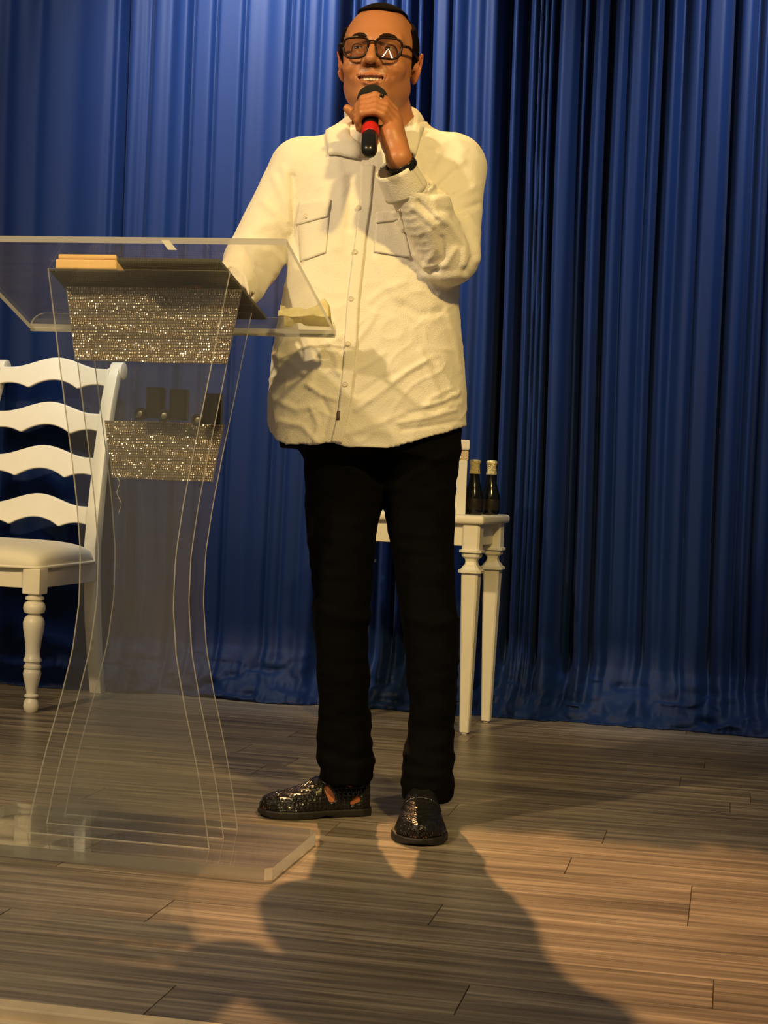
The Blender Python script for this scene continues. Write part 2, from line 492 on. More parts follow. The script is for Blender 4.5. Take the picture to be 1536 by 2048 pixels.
def sdf_mesh(name, f, lo, hi, h, material, parent=None, post=None, attr=None):
    lo = np.array(lo, float); hi = np.array(hi, float)
    nb = np.ceil((hi - lo) / (4 * h)).astype(int)
    n = nb * 4 + 1
    bx = [lo[i] + (np.arange(nb[i]) + 0.5) * 4 * h for i in range(3)]
    G = np.stack(np.meshgrid(*bx, indexing='ij'), -1).reshape(-1, 3)
    dB = f(G).reshape(nb)
    act = np.abs(dB) < 4 * h * 0.87 * 1.7 + 0.006
    V = np.repeat(np.repeat(np.repeat(dB, 4, 0), 4, 1), 4, 2)
    V = np.pad(V, ((0, 1), (0, 1), (0, 1)), mode='edge').astype(np.float32)
    mk = np.zeros(n, bool)
    idx = np.argwhere(act)
    A = np.repeat(np.repeat(np.repeat(act, 4, 0), 4, 1), 4, 2)
    mk[:-1, :-1, :-1] |= A; mk[1:, :-1, :-1] |= A; mk[:-1, 1:, :-1] |= A; mk[:-1, :-1, 1:] |= A
    mk[1:, 1:, :-1] |= A; mk[1:, :-1, 1:] |= A; mk[:-1, 1:, 1:] |= A; mk[1:, 1:, 1:] |= A
    pi = np.argwhere(mk)
    pts = lo + pi * h
    vals = np.empty(len(pts), np.float32)
    for s in range(0, len(pts), 400000):
        vals[s:s + 400000] = f(pts[s:s + 400000])
    V[mk] = vals
    V[V == 0] = 1e-6
    ins = V < 0
    c = np.zeros(n - 1, np.int8)
    for dx in (0, 1):
        for dy in (0, 1):
            for dz in (0, 1):
                c += ins[dx:n[0] - 1 + dx, dy:n[1] - 1 + dy, dz:n[2] - 1 + dz]
    cell = (c > 0) & (c < 8)
    ci = np.argwhere(cell)
    vid = -np.ones(n - 1, np.int64)
    vid[cell] = np.arange(len(ci))
    acc = np.zeros((len(ci), 3)); cnt = np.zeros(len(ci))
    cor = [(a, b, d) for a in (0, 1) for b in (0, 1) for d in (0, 1)]
    for a in cor:
        for ax in range(3):
            if a[ax]:
                continue
            b = list(a); b[ax] = 1
            va = V[ci[:, 0] + a[0], ci[:, 1] + a[1], ci[:, 2] + a[2]]
            vb = V[ci[:, 0] + b[0], ci[:, 1] + b[1], ci[:, 2] + b[2]]
            cr = (va < 0) != (vb < 0)
            t = np.where(cr, va / np.where(cr, va - vb, 1), 0)
            q = np.array(a, float)[None, :].repeat(len(ci), 0)
            q[:, ax] += t
            acc[cr] += q[cr]; cnt[cr] += 1
    vt = lo + (ci + acc / cnt[:, None]) * h
    faces = []
    for ax in range(3):
        o1, o2 = [(1, 2), (2, 0), (0, 1)][ax]
        s0 = [slice(None)] * 3; s1 = [slice(None)] * 3
        s0[ax] = slice(0, -1); s1[ax] = slice(1, None)
        a = ins[tuple(s0)]; b = ins[tuple(s1)]
        e = np.argwhere(a != b)
        ok = (e[:, o1] > 0) & (e[:, o2] > 0) & (e[:, o1] < n[o1] - 1) & (e[:, o2] < n[o2] - 1)
        e = e[ok]
        flip = a[e[:, 0], e[:, 1], e[:, 2]]
        def g(d1, d2):
            q = e.copy(); q[:, o1] -= d1; q[:, o2] -= d2
            return vid[q[:, 0], q[:, 1], q[:, 2]]
        Q = np.stack([g(1, 1), g(0, 1), g(0, 0), g(1, 0)], 1)
        Q[~flip] = Q[~flip][:, ::-1]
        faces.append(Q)
    Fc = np.concatenate(faces)
    Fc = Fc[(Fc >= 0).all(1)]
    if post is not None:
        # vertex normals from the field
        e = h * 0.5
        gx = f(vt + [e, 0, 0]) - f(vt - [e, 0, 0]); gy = f(vt + [0, e, 0]) - f(vt - [0, e, 0]); gz = f(vt + [0, 0, e]) - f(vt - [0, 0, e])
        N = np.stack([gx, gy, gz], 1)
        N /= np.linalg.norm(N, axis=1)[:, None] + 1e-9
        vt = post(vt, N)
    me = bpy.data.meshes.new(name)
    me.vertices.add(len(vt))
    me.vertices.foreach_set('co', vt.astype(np.float32).ravel())
    me.loops.add(len(Fc) * 4)
    me.loops.foreach_set('vertex_index', Fc.astype(np.int32).ravel())
    me.polygons.add(len(Fc))
    me.polygons.foreach_set('loop_start', np.arange(0, len(Fc) * 4, 4, dtype=np.int32))
    me.polygons.foreach_set('loop_total', np.full(len(Fc), 4, np.int32))
    me.update(calc_edges=True)
    me.validate()
    if attr is not None:
        colr = attr(vt)
        ca = me.color_attributes.new('tone', 'FLOAT_COLOR', 'POINT')
        ca.data.foreach_set('color', np.concatenate([colr, np.ones((len(vt), 1))], 1).astype(np.float32).ravel())
    o = link(name, me, material, parent, True)
    return o, vt, Fc
# =================================================================== THE SETTING
def build_floor():
    rnd = random.Random(5)
    Y0, PW, L = 2.202, 0.1535, 1.2
    # measured end joints of some rows (row index -> x of one joint)
    known = {0: -0.79, 1: -0.367, 2: 0.0, 3: -0.955, 4: -0.49, 6: -0.05, 8: -0.83, 10: -0.615, 13: 0.07, 14: -0.11, 12: -1.18, 5: -1.25, 7: -0.30, 9: -1.45}
    V, Fc, tone = [], [], []
    g = 0.0011
    for r in range(0, 23):
        y0 = Y0 + r * PW
        y1 = y0 + PW
        x = known.get(r, -rnd.random() * L) - 4 * L
        while x < 2.6:
            b = len(V)
            t = (rnd.random(), rnd.random(), rnd.random())
            z = 0.0
            V += [(x + g, y0 + g, z), (x + L - g, y0 + g, z), (x + L - g, y1 - g, z), (x + g, y1 - g, z),
                  (x + g * .2, y0 + g * .2, -0.003), (x + L - g * .2, y0 + g * .2, -0.003), (x + L - g * .2, y1 - g * .2, -0.003), (x + g * .2, y1 - g * .2, -0.003)]
            tone += [t] * 8
            Fc += [(b, b + 1, b + 2, b + 3), (b + 4, b + 5, b + 1, b), (b + 5, b + 6, b + 2, b + 1), (b + 6, b + 7, b + 3, b + 2), (b + 7, b + 4, b, b + 3)]
            x += L
    n = len(Fc)
    b = len(V)
    V += [(-6, Y0, -0.003), (3.4, Y0, -0.003), (3.4, 5.75, -0.003), (-6, 5.75, -0.003)]
    V += [(-6, Y0, -0.03), (3.4, Y0, -0.03), (3.4, 5.75, -0.03), (-6, 5.75, -0.03)]
    tone += [(0.5, 0.5, 0.5)] * 8
    Fc += [(b, b + 1, b + 2, b + 3), (b + 7, b + 6, b + 5, b + 4), (b, b + 4, b + 5, b + 1)]
    o = pydata('floor', V, Fc, ['floor', 'joint'])
    mi = np.zeros(len(Fc), np.int32); mi[n:] = 1
    o.data.polygons.foreach_set('material_index', mi)
    ca = o.data.color_attributes.new('tone', 'FLOAT_COLOR', 'POINT')
    ca.data.foreach_set('color', np.concatenate([np.array(tone), np.ones((len(V), 1))], 1).astype(np.float32).ravel())
    tag(o, 'grey brown wood plank stage floor', kind='structure')
build_floor()

bm = bmesh.new()
box(bm, -6, 3.4, 2.165, 2.201, -0.028, 0.004)
box(bm, -6, 3.4, 2.148, 2.166, -0.10, -0.012)
tag(frombm('trim_1', bm, 'trim', bevel=0.003), 'pale wood nosing along the front edge of the stage', kind='structure')
bm = bmesh.new(); box(bm, -10, 8, 13.0, 13.1, -0.03, 12)
tag(frombm('wall_back', bm, 'wall'), 'dark wall behind the blue drapes', kind='structure')

# ---------------------------------------------------------------- blue drapes
CY = 5.46
def cx_(u):
    return at_y(u, 960, CY)[0]
# valleys: (u at the top, u at the bottom, width m, depth m) as read at horizon level
LEAN = 0.04
VAL = [  # (u measured, v where measured, width, depth, [top strength, bottom strength])
    (20, 200, .030, .020, 1, .6), (85, 60, .030, .020, 1, .3), (150, 300, .05, .018, 1, .8),
    (222, 300, .016, .022, .7, 1), (244, 300, .012, .050, .7, 1), (277, 400, .016, .035, .5, 1), (303, 60, .014, .035, 1, .3), (345, 80, .022, .024, 1, .4),
    (380, 240, .010, .050, 1, 1), (427, 240, .009, .030, 1, .7), (484, 240, .008, .026, 1, .7), (530, 100, .03, .014, 1, .6), (576, 150, .010, .032, 1, .5), (603, 150, .010, .022, 1, .5),
    (640, 100, .014, .018, 1, .5), (684, 120, .016, .085, 1, 1), (716, 30, .012, .05, 1, 1), (770, 10, .014, .04, 1, 1), (800, 5, .012, .04, 1, 1),
    (830, 20, .012, .06, 1, 1), (851, 150, .017, .10, 1, 1), (900, 150, .008, .030, 1, .7), (935, 150, .022, .022, 1, .8), (965, 300, .016, .016, .6, 1),
    (1009, 200, .018, .10, 1, 1), (1049, 200, .020, .10, 1, 1), (1074, 200, .007, .045, 1, 1), (1084, 200, .007, .045, 1, 1), (1095, 200, .007, .05, 1, .8), (1111, 200, .012, .085, 1, 1),
    (1165, 60, .010, .05, 1, .2), (1145, 700, .030, .09, .2, 1), (1185, 100, .014, .08, 1, .9), (1222, 150, .016, .10, 1, .7), (1258, 150, .010, .035, 1, .3), (1300, 150, .016, .045, 1, .3),
    (1326, 250, .015, .085, 1, .5), (1290, 800, .07, .05, .2, 1), (1240, 800, .05, .05, .1, 1), (1372, 50, .020, .05, 1, .3), (1410, 150, .009, .035, 1, .6), (1440, 500, .010, .02, .5, 1),
    (1468, 200, .013, .085, 1, .8), (1509, 300, .014, .045, 1, .9), (1545, 200, .012, .06, 1, 1), (1590, 200, .014, .05, 1, 1), (1640, 200, .012, .05, 1, 1), (1700, 200, .016, .05, 1, 1),
    (-30, 200, .02, .04, 1, 1), (-80, 200, .014, .04, 1, 1), (-140, 200, .02, .04, 1, 1), (-200, 200, .014, .05, 1, 1), (-260, 200, .02, .05, 1, 1)]
VX = []
VXL = at_y(640, 300, CY)[0]
for (u, v, w, d, st, sb) in VAL:
    VX.append((at_y(u, v, CY)[0], w, d, st, sb))
def drape_depth(X, Z):
    y = np.zeros_like(X)
    tz = np.clip(Z / 2.4, 0, 1)
    wob = 0.006 * np.sin(Z * 1.3 + X * 3.1) + 0.002 * np.sin(Z * 3.3 + X * 7)
    low = np.clip(1 - Z / 0.35, 0, 1) ** 1.5
    for (x0, w, d, st, sb) in VX:
        s = sb + (st - sb) * tz
        ww = w * (1 + 0.9 * low)
        y += (0.7 if x0 < VXL else 1.0) * d * s * np.exp(-((X + wob - x0) / ww) ** 2)
    P3 = np.stack([X, X * 0, Z * 0.05], -1).reshape(-1, 3)
    y += 0.006 * vnoise(P3, 6, 3).reshape(X.shape) + 0.0004 * vnoise(P3, 34, 4).reshape(X.shape)
    return y
def drape(name, x0, x1, z1, label, seed):
    nx = int((x1 - x0) / 0.0045)
    zs = np.concatenate([np.linspace(0, 0.30, 46), np.linspace(0.31, z1, 60)])
    xs = np.linspace(x0, x1, nx)
    X, Z = np.meshgrid(xs, zs, indexing='ij')
    y = drape_depth(X, Z)
    e = np.minimum(X - x0, x1 - X)
    y += 0.06 * np.exp(-(e / 0.018) ** 2)            # side hems turn back
    P3 = np.stack([X, X * 0, Z], -1).reshape(-1, 3)
    n1 = vnoise(P3 * [1, 1, 2.2], 5, seed).reshape(X.shape)
    n2 = vnoise(P3 * [1, 1, 2.6], 14, seed + 1).reshape(X.shape)
    n3 = vnoise(P3 * [1, 1, 1.6], 38, seed + 2).reshape(X.shape)
    k = np.clip(1 - Z / 0.26, 0, 1)
    # the cloth is too long: it spreads forward and crumples on the boards
    fwd = 0.115 * k ** 2.2 * (0.85 + 0.35 * n1)
    crump = np.clip(1 - Z / 0.17, 0, 1) ** 0.8
    rid = (1 - np.abs(n2)) * 0.030 + (1 - np.abs(n3)) * 0.012
    y = y * (1 - 0.75 * k ** 1.5) - fwd - rid * crump
    Zo = Z + 0.016 * n2 * crump * np.clip(Z / 0.03, 0, 1)
    hemx = X + 0.02 * n1 * k
    Zo = np.maximum(Zo, 0.002) + np.where(Z < 1e-6, 0.0, 0.0)
    V = np.stack([hemx, CY + y - 0.02, Zo], -1).reshape(-1, 3)
    o = pydata(name, V, grid_faces(nx, len(zs)), 'curtain', None, True)
    m = o.modifiers.new('cloth', 'SOLIDIFY'); m.thickness = 0.002; m.offset = 0
    tag(o, label, 'curtain', 'blue drapes across the back of the stage')
DX = [at_y(u, 300, CY)[0] for u in (-330, 243, 684, 1009, 1760)]
drape('curtain', DX[0], DX[1] + .012, 2.45, 'blue drape at the far left, behind the white chair and acrylic lectern', 11)
drape('curtain', DX[1] - .004, DX[2] + .012, 2.45, 'blue drape with the bright lamp glow on top, left of the man', 23)
drape('curtain', DX[2] - .004, DX[3] + .012, 2.45, 'blue drape hanging right behind the man and the side table', 37)
drape('curtain', DX[3] - .004, DX[4], 2.45, 'wide blue drape at the right, with nothing in front of it', 51)

# =================================================================== LADDER-BACK CHAIR
def build_chair():
    t = thing('dining_chair', (-2.33, 5.02, 0), RAD(-3), 'white ladder-back chair with cream seat cushion beside the lectern', 'chair')
    # front legs: turned
    prof = [(.018, 0), (.026, .008), (.030, .022), (.027, .040), (.018, .052), (.027, .056), (.027, .062), (.019, .066), (.021, .080), (.032, .120), (.035, .138), (.033, .148),
            (.029, .153), (.034, .158), (.034, .166), (.028, .171), (.028, .177), (.035, .182), (.035, .190), (.030, .196), (.028, .215), (.031, .250), (.039, .290), (.042, .318), (.036, .336), (.024, .345),
            (.022, .349), (.038, .354), (.043, .368), (.042, .380), (.036, .390), (.023, .396), (.036, .401), (.036, .409), (.026, .414), (.026, .425)]
    # square shoulder block above
    for sx in (-1, 1):
        bm = bmesh.new()
        s = 0.372 / 0.425
        lathe(bm, [(r * 0.80, z * s) for r, z in prof], sx * .238, -.245, 32)
        o = frombm('leg', bm, 'furniture', t, smooth=True)
        bm = bmesh.new()
        box(bm, sx * .238 - .029, sx * .238 + .029, -.275, -.217, .368, .447)
        frombm('shoulder_block', bm, 'furniture', o, bevel=.003)
    # rear posts: one curved board each, leg + back post, scroll at the top
    pts = [(.262, 0), (.235, .10), (.205, .25), (.185, .40), (.180, .50), (.20, .62), (.235, .80), (.285, .98), (.322, 1.075), (.338, 1.105)]
    for sx in (-1, 1):
        bm = bmesh.new()
        rows = []
        for (y, z) in pts:
            w = .021
            d = .024 if .2 < z < .7 else .019
            xo = sx * (.228 - .012 * (z > .5) * (z - .5) / .6)
            rows.append([bm.verts.new((xo + a * w, y + b * d, z)) for a, b in [(-1, -1), (1, -1), (1, 1), (-1, 1)]])
        for a, b in zip(rows, rows[1:]):
            for i in range(4):
                bm.faces.new((a[i], a[(i + 1) % 4], b[(i + 1) % 4], b[i]))
        bm.faces.new(rows[0][::-1]); bm.faces.new(rows[-1])
        # scroll
        n = 20
        L = [[bm.verts.new((sx * .221 + s * .0215, .352 + .030 * math.cos(2 * math.pi * k / n), 1.098 + .030 * math.sin(2 * math.pi * k / n))) for k in range(n)] for s in (-1, 1)]
        for k in range(n):
            bm.faces.new((L[0][k], L[0][(k + 1) % n], L[1][(k + 1) % n], L[1][k]))
        bm.faces.new(L[0]); bm.faces.new(L[1])
        frombm('back_post', bm, 'furniture', t, bevel=.003, smooth=True)
    # four scalloped rails
    for (zc, y0) in [(1.06, .305), (.905, .262), (.755, .228), (.590, .198)]:
        n = 61
        V, Fc = [], []
        for i in range(n):
            s = -1 + 2 * i / (n - 1)
            x = s * .205
            a = abs(s)
            top = zc + .045 + .034 * (0.5 + 0.5 * math.cos(math.pi * min(1, a / .82))) - .004 * a
            # underside: three scallops with cusps
            if a < .45:
                bot = zc - .030 + .030 * (1 - (a / .45) ** 2)
            else:
                bot = zc - .030 + .016 * (1 - ((a - .78) / .33) ** 2)
            yb = y0 + .014 * (1 - s * s)
            lean = .20
            for (dy, z) in [(-.009, bot), (-.009 + (top - bot) * lean * 0, top), (.009, top), (.009, bot)]:
                V.append((x, yb + dy + (z - zc) * .25, z))
        for i in range(n - 1):
            for k in range(4):
                Fc.append((i * 4 + k, (i + 1) * 4 + k, (i + 1) * 4 + (k + 1) % 4, i * 4 + (k + 1) % 4))
        Fc.append((0, 1, 2, 3)); Fc.append(tuple((n - 1) * 4 + k for k in (3, 2, 1, 0)))
        bm = bmesh.new()
        vs = [bm.verts.new(p) for p in V]
        for q in Fc:
            bm.faces.new([vs[i] for i in q])
        o = frombm('back_rail', bm, 'furniture', t, smooth=True)
        md = o.modifiers.new('round', 'BEVEL'); md.width = .0035; md.segments = 2; md.limit_method = 'ANGLE'
    # apron
    bm = bmesh.new()
    box(bm, -.215, .215, -.262, -.240, .385, .445)
    for sx in (-1, 1):
        vs = box(bm, sx * .238 - .011, sx * .238 + .011, -.22, .19, .385, .445)
    box(bm, -.21, .21, .165, .187, .385, .445)
    frombm('seat_apron', bm, 'furniture', t, bevel=.002)
    # padded seat
    n, m = 36, 36
    V = []
    top = []
    for i in range(n + 1):
        for j in range(m + 1):
            s = -1 + 2 * i / n; q = -1 + 2 * j / m
            ww = .268 - .02 * (q + 1) / 2
            h = (1 - abs(s) ** 5) ** .5 * (1 - abs(q) ** 5) ** .5
            V.append((s * ww * (1 - .06 * (abs(q) ** 6)), -.035 + q * .247 * (1 - .06 * abs(s) ** 6), .452 + .062 * h ** .7 + .008 * (1 - s * s) * (1 - q * q)))
    Fc = grid_faces(n + 1, m + 1)
    o = pydata('seat_cushion', V, Fc, 'cushion', t, True)
    md = o.modifiers.new('body', 'SOLIDIFY'); md.thickness = .02; md.offset = -1
    rim = [V[i * (m + 1)] for i in range(n + 1)] + [V[n * (m + 1) + j] for j in range(1, m + 1)] + [V[i * (m + 1) + m] for i in range(n - 1, -1, -1)] + [V[j] for j in range(m - 1, 0, -1)]
    tube('piping', [(p[0], p[1], .451) for p in rim], .005, 'cushion', o, 8, closed=True)
build_chair()

# =================================================================== SIDE TABLE
def build_table():
    t = thing('side_table', (-.979, 5.118, 0), RAD(-5.5), 'small white side table with tapered legs behind the man', 'table')
    hw, hd = .259, .175
    bm = bmesh.new()
    box(bm, -hw, hw, -hd, hd, .640, .667)
    frombm('table_top', bm, 'furniture', t, bevel=.009, seg=3, smooth=True)
    bm = bmesh.new()
    for (x0, x1, y0, y1) in [(-.19, .19, -.150, -.132), (-.19, .19, .132, .150), (-.221, -.203, -.12, .12), (.203, .221, -.12, .12)]:
        box(bm, x0, x1, y0, y1, .573, .641)
    frombm('apron', bm, 'furniture', t, bevel=.0015)
    prof = [(.010, 0), (.010, .006), (.0175, .006), (.0325, .488), (.0325, .490), (.044, .492), (.044, .500), (.036, .503), (.030, .511), (.0235, .517), (.021, .526), (.0235, .534), (.033, .541), (.035, .549), (.030, .552), (.043, .554), (.043, .561), (.034, .563), (.034, .641)]
    for sx in (-1, 1):
        for sy in (-1, 1):
            bm = bmesh.new()
            cx, cy = sx * (hw - .042), sy * (hd - .040)
            rings = []
            for r, z in prof:
                k = 0.80
                r *= k
                c = r * .22
                pts = [(-r + c, -r), (r - c, -r), (r, -r + c), (r, r - c), (r - c, r), (-r + c, r), (-r, r - c), (-r, -r + c)]
                if z > .49 and z < .562:
                    c = r * .30
                    pts = [(-r + c, -r), (r - c, -r), (r, -r + c), (r, r - c), (r - c, r), (-r + c, r), (-r, r - c), (-r, -r + c)]
                rings.append([bm.verts.new((cx + a, cy + b, z)) for a, b in pts])
            for a, b in zip(rings, rings[1:]):
                for i in range(8):
                    bm.faces.new((a[i], a[(i + 1) % 8], b[(i + 1) % 8], b[i]))
            bm.faces.new(rings[0][::-1]); bm.faces.new(rings[-1])
            frombm('leg', bm, 'furniture', t, smooth=False)
    return t
build_table()

def build_vase():
    t = thing('square_vase', (-.855, 5.03, .667), RAD(20), 'tall square white vase with a beige relief band on the side table', 'vase')
    bm = bmesh.new()
    lathe(bm, [(.036, 0), (.036, .165), (.034, .169)], square=True)
    frombm('body', bm, 'ceramic', t, bevel=.002)
    bm = bmesh.new()
    lathe(bm, [(.0375, .167), (.0375, .196)], square=True)
    rb = frombm('relief_band', bm, 'relief', t, bevel=.001)
    V, Fc = [], []
    for side in range(4):
        for i in range(5):
            for j in range(3):
                a = side * math.pi / 2
                lx = -.030 + i * .015; lz = .173 + j * .0085
                p = [(lx - .005, -.0376, lz), (lx, -.0376, lz - .0035), (lx + .005, -.0376, lz), (lx, -.0376, lz + .0035), (lx, -.0400, lz)]
                b = len(V)
                V += [(x * math.cos(a) - y * math.sin(a), x * math.sin(a) + y * math.cos(a), z) for x, y, z in p]
                Fc += [(b, b + 1, b + 4), (b + 1, b + 2, b + 4), (b + 2, b + 3, b + 4), (b + 3, b, b + 4)]
    pydata('relief_pattern', V, Fc, 'relief', rb)
    bm = bmesh.new()
    lathe(bm, [(.038, .198), (.040, .204), (.0395, .228), (.036, .230), (.034, .228), (.033, .205)], square=True)
    frombm('rim', bm, 'ceramic', t, bevel=.001)
build_vase()

def build_bottle():
    t = thing('bottle', (0, 0, 0))
    bm = bmesh.new()
    lathe(bm, [(.020, 0), (.0255, .003), (.0265, .010), (.0265, .050), (.0250, .062), (.0195, .082), (.0150, .100), (.0125, .120), (.0115, .140), (.0112, .150), (.0125, .152), (.0125, .158), (.010, .160)], n=32)
    frombm('glass', bm, 'bottle', t, smooth=True)
    bm = bmesh.new()
    lathe(bm, [(.0150, .124), (.0138, .135), (.0125, .150), (.0135, .153), (.0140, .156), (.0155, .158), (.0155, .163), (.0120, .167), (.004, .168)], n=24)
    frombm('foil_cap', bm, 'gold', t, smooth=True)
    bm = bmesh.new()
    lathe(bm, [(.0268, .014), (.0270, .016), (.0270, .046), (.0268, .048)], n=32)
    frombm('label', bm, 'bottle_label', t, smooth=True)
    return t
b1 = build_bottle()
b1.location = (-.798, 5.09, .667); b1.scale = (1.16, 1.16, 1.02)
tag(b1, 'left dark bottle with gold foil cap, next to the square vase', 'bottle', 'dark bottles on the side table')
b2 = copy_tree(b1)
b2.location = (-.757, 5.17, .667); b2.scale = (1.16, 1.16, 1.02)
tag(b2, 'right dark bottle with gold foil cap, nearest the table edge', 'bottle', 'dark bottles on the side table')

# =================================================================== ACRYLIC LECTERN
LX = -1.181
def hw_(z):
    zz = [0, .1, .2, .3, .4, .5, .6, .7, .8, .9, 1.0, 1.1, 1.2]
    ww = [.197, .180, .158, .132, .110, .0995, .1005, .112, .128, .146, .163, .180, .197]
    return float(np.interp(z, zz, ww))
def panel_z(y):
    return 1.173 - .33 * (y - 3.11)
def slab_sheet(name, pts_xz, y0, y1, parent, mats=('acrylic', 'acrylic_edge')):
    """a flat sheet with a shaped outline (x, z) between two depths; broad faces clear, rim = cut edge"""
    n = len(pts_xz)
    V = [(x, y0, z) for x, z in pts_xz] + [(x, y1, z) for x, z in pts_xz]
    Fc = [tuple(range(n)), tuple(range(2 * n - 1, n - 1, -1))]
    Fc += [(i, n + i, n + (i + 1) % n, (i + 1) % n) for i in range(n)]
    o = pydata(name, V, Fc, list(mats), parent)
    mi = np.ones(len(Fc), np.int32); mi[:2] = 0
    o.data.polygons.foreach_set('material_index', mi)
    return o
def build_lectern():
    t = thing('lectern', (0, 0, 0), 0, 'clear acrylic lectern with two rhinestone bands in front of the man', 'lectern')
    # three hourglass sheets
    for y in (3.11, 3.205, 3.30):
        zt = panel_z(y) - .006
        zs = np.linspace(.026, zt, 40)
        pts = [(LX - hw_(z), z) for z in zs] + [(LX + hw_(z), z) for z in zs[::-1]]
        slab_sheet('upright_sheet', pts, y, y + .0065, t)
    # slanted top with upturned rounded ledge
    x0, x1 = LX - .357, LX + .336
    ya, yb = 3.0, 3.405
    th = .0115
    V = []
    for (x, y) in [(x0, ya), (x1, ya), (x1, yb), (x0, yb)]:
        V.append((x, y, panel_z(y) - .006))
    for (x, y) in [(x0, ya), (x1, ya), (x1, yb), (x0, yb)]:
        V.append((x, y - .003, panel_z(y) - .006 + th))
    Fc = [(3, 2, 1, 0), (4, 5, 6, 7), (0, 1, 5, 4), (1, 2, 6, 5), (2, 3, 7, 6), (3, 0, 4, 7)]
    o = pydata('top_panel', V, Fc, ['acrylic_top', 'acrylic_edge'], t)
    mi = np.ones(6, np.int32); mi[:2] = 0
    o.data.polygons.foreach_set('material_index', mi)
    zb = panel_z(yb) - .006
    pts = [(x0, zb)]
    for k in range(9):
        a = math.pi - k / 8 * math.pi / 2
        pts.append((x0 + .035 + .035 * math.cos(a), zb + .006 + .030 * math.sin(a)))
    for k in range(9):
        a = math.pi / 2 - k / 8 * math.pi / 2
        pts.append((x1 - .018 + .018 * math.cos(a), zb + .006 + .030 * math.sin(a)))
    pts.append((x1, zb))
    slab_sheet('ledge', pts, yb - .001, yb + .007, t)
    bm = bmesh.new()
    box(bm, x0 + .002, x1 - .002, yb - .004, yb + .009, zb - .004, zb + .003)
    frombm('ledge_seam', bm, 'acrylic_edge', t)
    # thick base slab with clipped corners
    x0, x1, ya, yb = LX - .35, LX + .352, 3.0, 3.372
    c = .012
    out = [(x0 + c, ya), (x1 - c, ya), (x1, ya + c), (x1, yb - .03), (x1 - .02, yb), (x0 + .02, yb), (x0, yb - .03), (x0, ya + c)]
    n = len(out)
    V = [(x, y, .002) for x, y in out] + [(x, y, .025) for x, y in out]
    Fc = [tuple(range(n))[::-1], tuple(range(n, 2 * n))] + [(i, (i + 1) % n, n + (i + 1) % n, n + i) for i in range(n)]
    o = pydata('base', V, Fc, ['acrylic_top', 'acrylic_edge', 'acrylic_rim'], t)
    mi = np.ones(len(Fc), np.int32); mi[[0, 1]] = 0; mi[[2, 6]] = 2
    o.data.polygons.foreach_set('material_index', mi)
    # rhinestone bands: every stone is a little cut pyramid with its own tilt
    def band(y, z0, z1, halfw, pitch, seed, extra=0.0):
        rnd = random.Random(seed)
        V, Fc = [], []
        nz = int(round((z1 - z0) / pitch))
        for j in range(nz):
            z = z0 + (j + .5) * (z1 - z0) / nz
            w = halfw(z) + extra
            sag = .0002 * math.sin(j * 1.7) + rnd.uniform(-.0003, .0003)
            nx = int(2 * w / pitch)
            for i in range(nx):
                x = LX - w + (i + .5) * pitch + (2 * w - nx * pitch) / 2
                r = pitch * .47
                ax = rnd.gauss(0, .20); az = rnd.gauss(0.05, .20)
                b = len(V)
                zj = z + sag + .0015 * math.sin(x * 23 + j)
                for k in range(6):
                    a = k * math.pi / 3 + .5
                    V.append((x + r * math.cos(a), y, zj + r * math.sin(a)))
                q = .55
                for k in range(6):
                    a = k * math.pi / 3 + .5
                    dx, dz = q * r * math.cos(a), q * r * math.sin(a)
                    V.append((x + dx, y - .0018 + dx * ax + dz * az, zj + dz))
                for k in range(6):
                    Fc.append((b + k, b + (k + 1) % 6, b + 6 + (k + 1) % 6, b + 6 + k))
                Fc.append(tuple(b + 6 + k for k in range(6)))
        zs = np.linspace(z0, z1, 12)
        b = len(V)
        m = len(zs)
        for z in zs:
            w = halfw(z) + extra
            V += [(LX - w, y + .0008, z), (LX + w, y + .0008, z)]
        for i in range(m - 1):
            Fc.append((b + 2 * i, b + 2 * i + 1, b + 2 * i + 3, b + 2 * i + 2))
        o = pydata('rhinestone_band', V, Fc, ['gem', 'metal'], t)
        mi = np.zeros(len(Fc), np.int32); mi[-(m - 1):] = 1
        o.data.polygons.foreach_set('material_index', mi)
        return o
    o = band(3.2015, .990, 1.142, hw_, .0052, 1, .003)
    o['label'] = 'wide upper band of gold silver rhinestones'
    o = band(3.2965, .750, .871, lambda z: hw_(z) - .008, .0050, 2)
    o['label'] = 'narrow lower band of gold silver rhinestones'
    rnd = random.Random(8)
    pts = [(LX - .098 + .004 * math.sin(k * 1.1) + .001 * k, 3.294, .752 - k * .0078) for k in range(11)]
    tube('loose_thread', pts, .0009, 'thread', t, 5)
    # sticker near the high edge
    a = at_y(330, 492, 2.998)
    zt = panel_z(3.0)
    ps = [(a[0] - .008, 2.9985, zt), (a[0] + .008, 2.9985, zt), (a[0] + .022, 3.004, zt - .017), (a[0] + .005, 3.004, zt - .017)]
    pydata('sticker', ps, [(0, 1, 2, 3)], 'sticker', t).modifiers.new('t', 'SOLIDIFY').thickness = .0006
build_lectern()

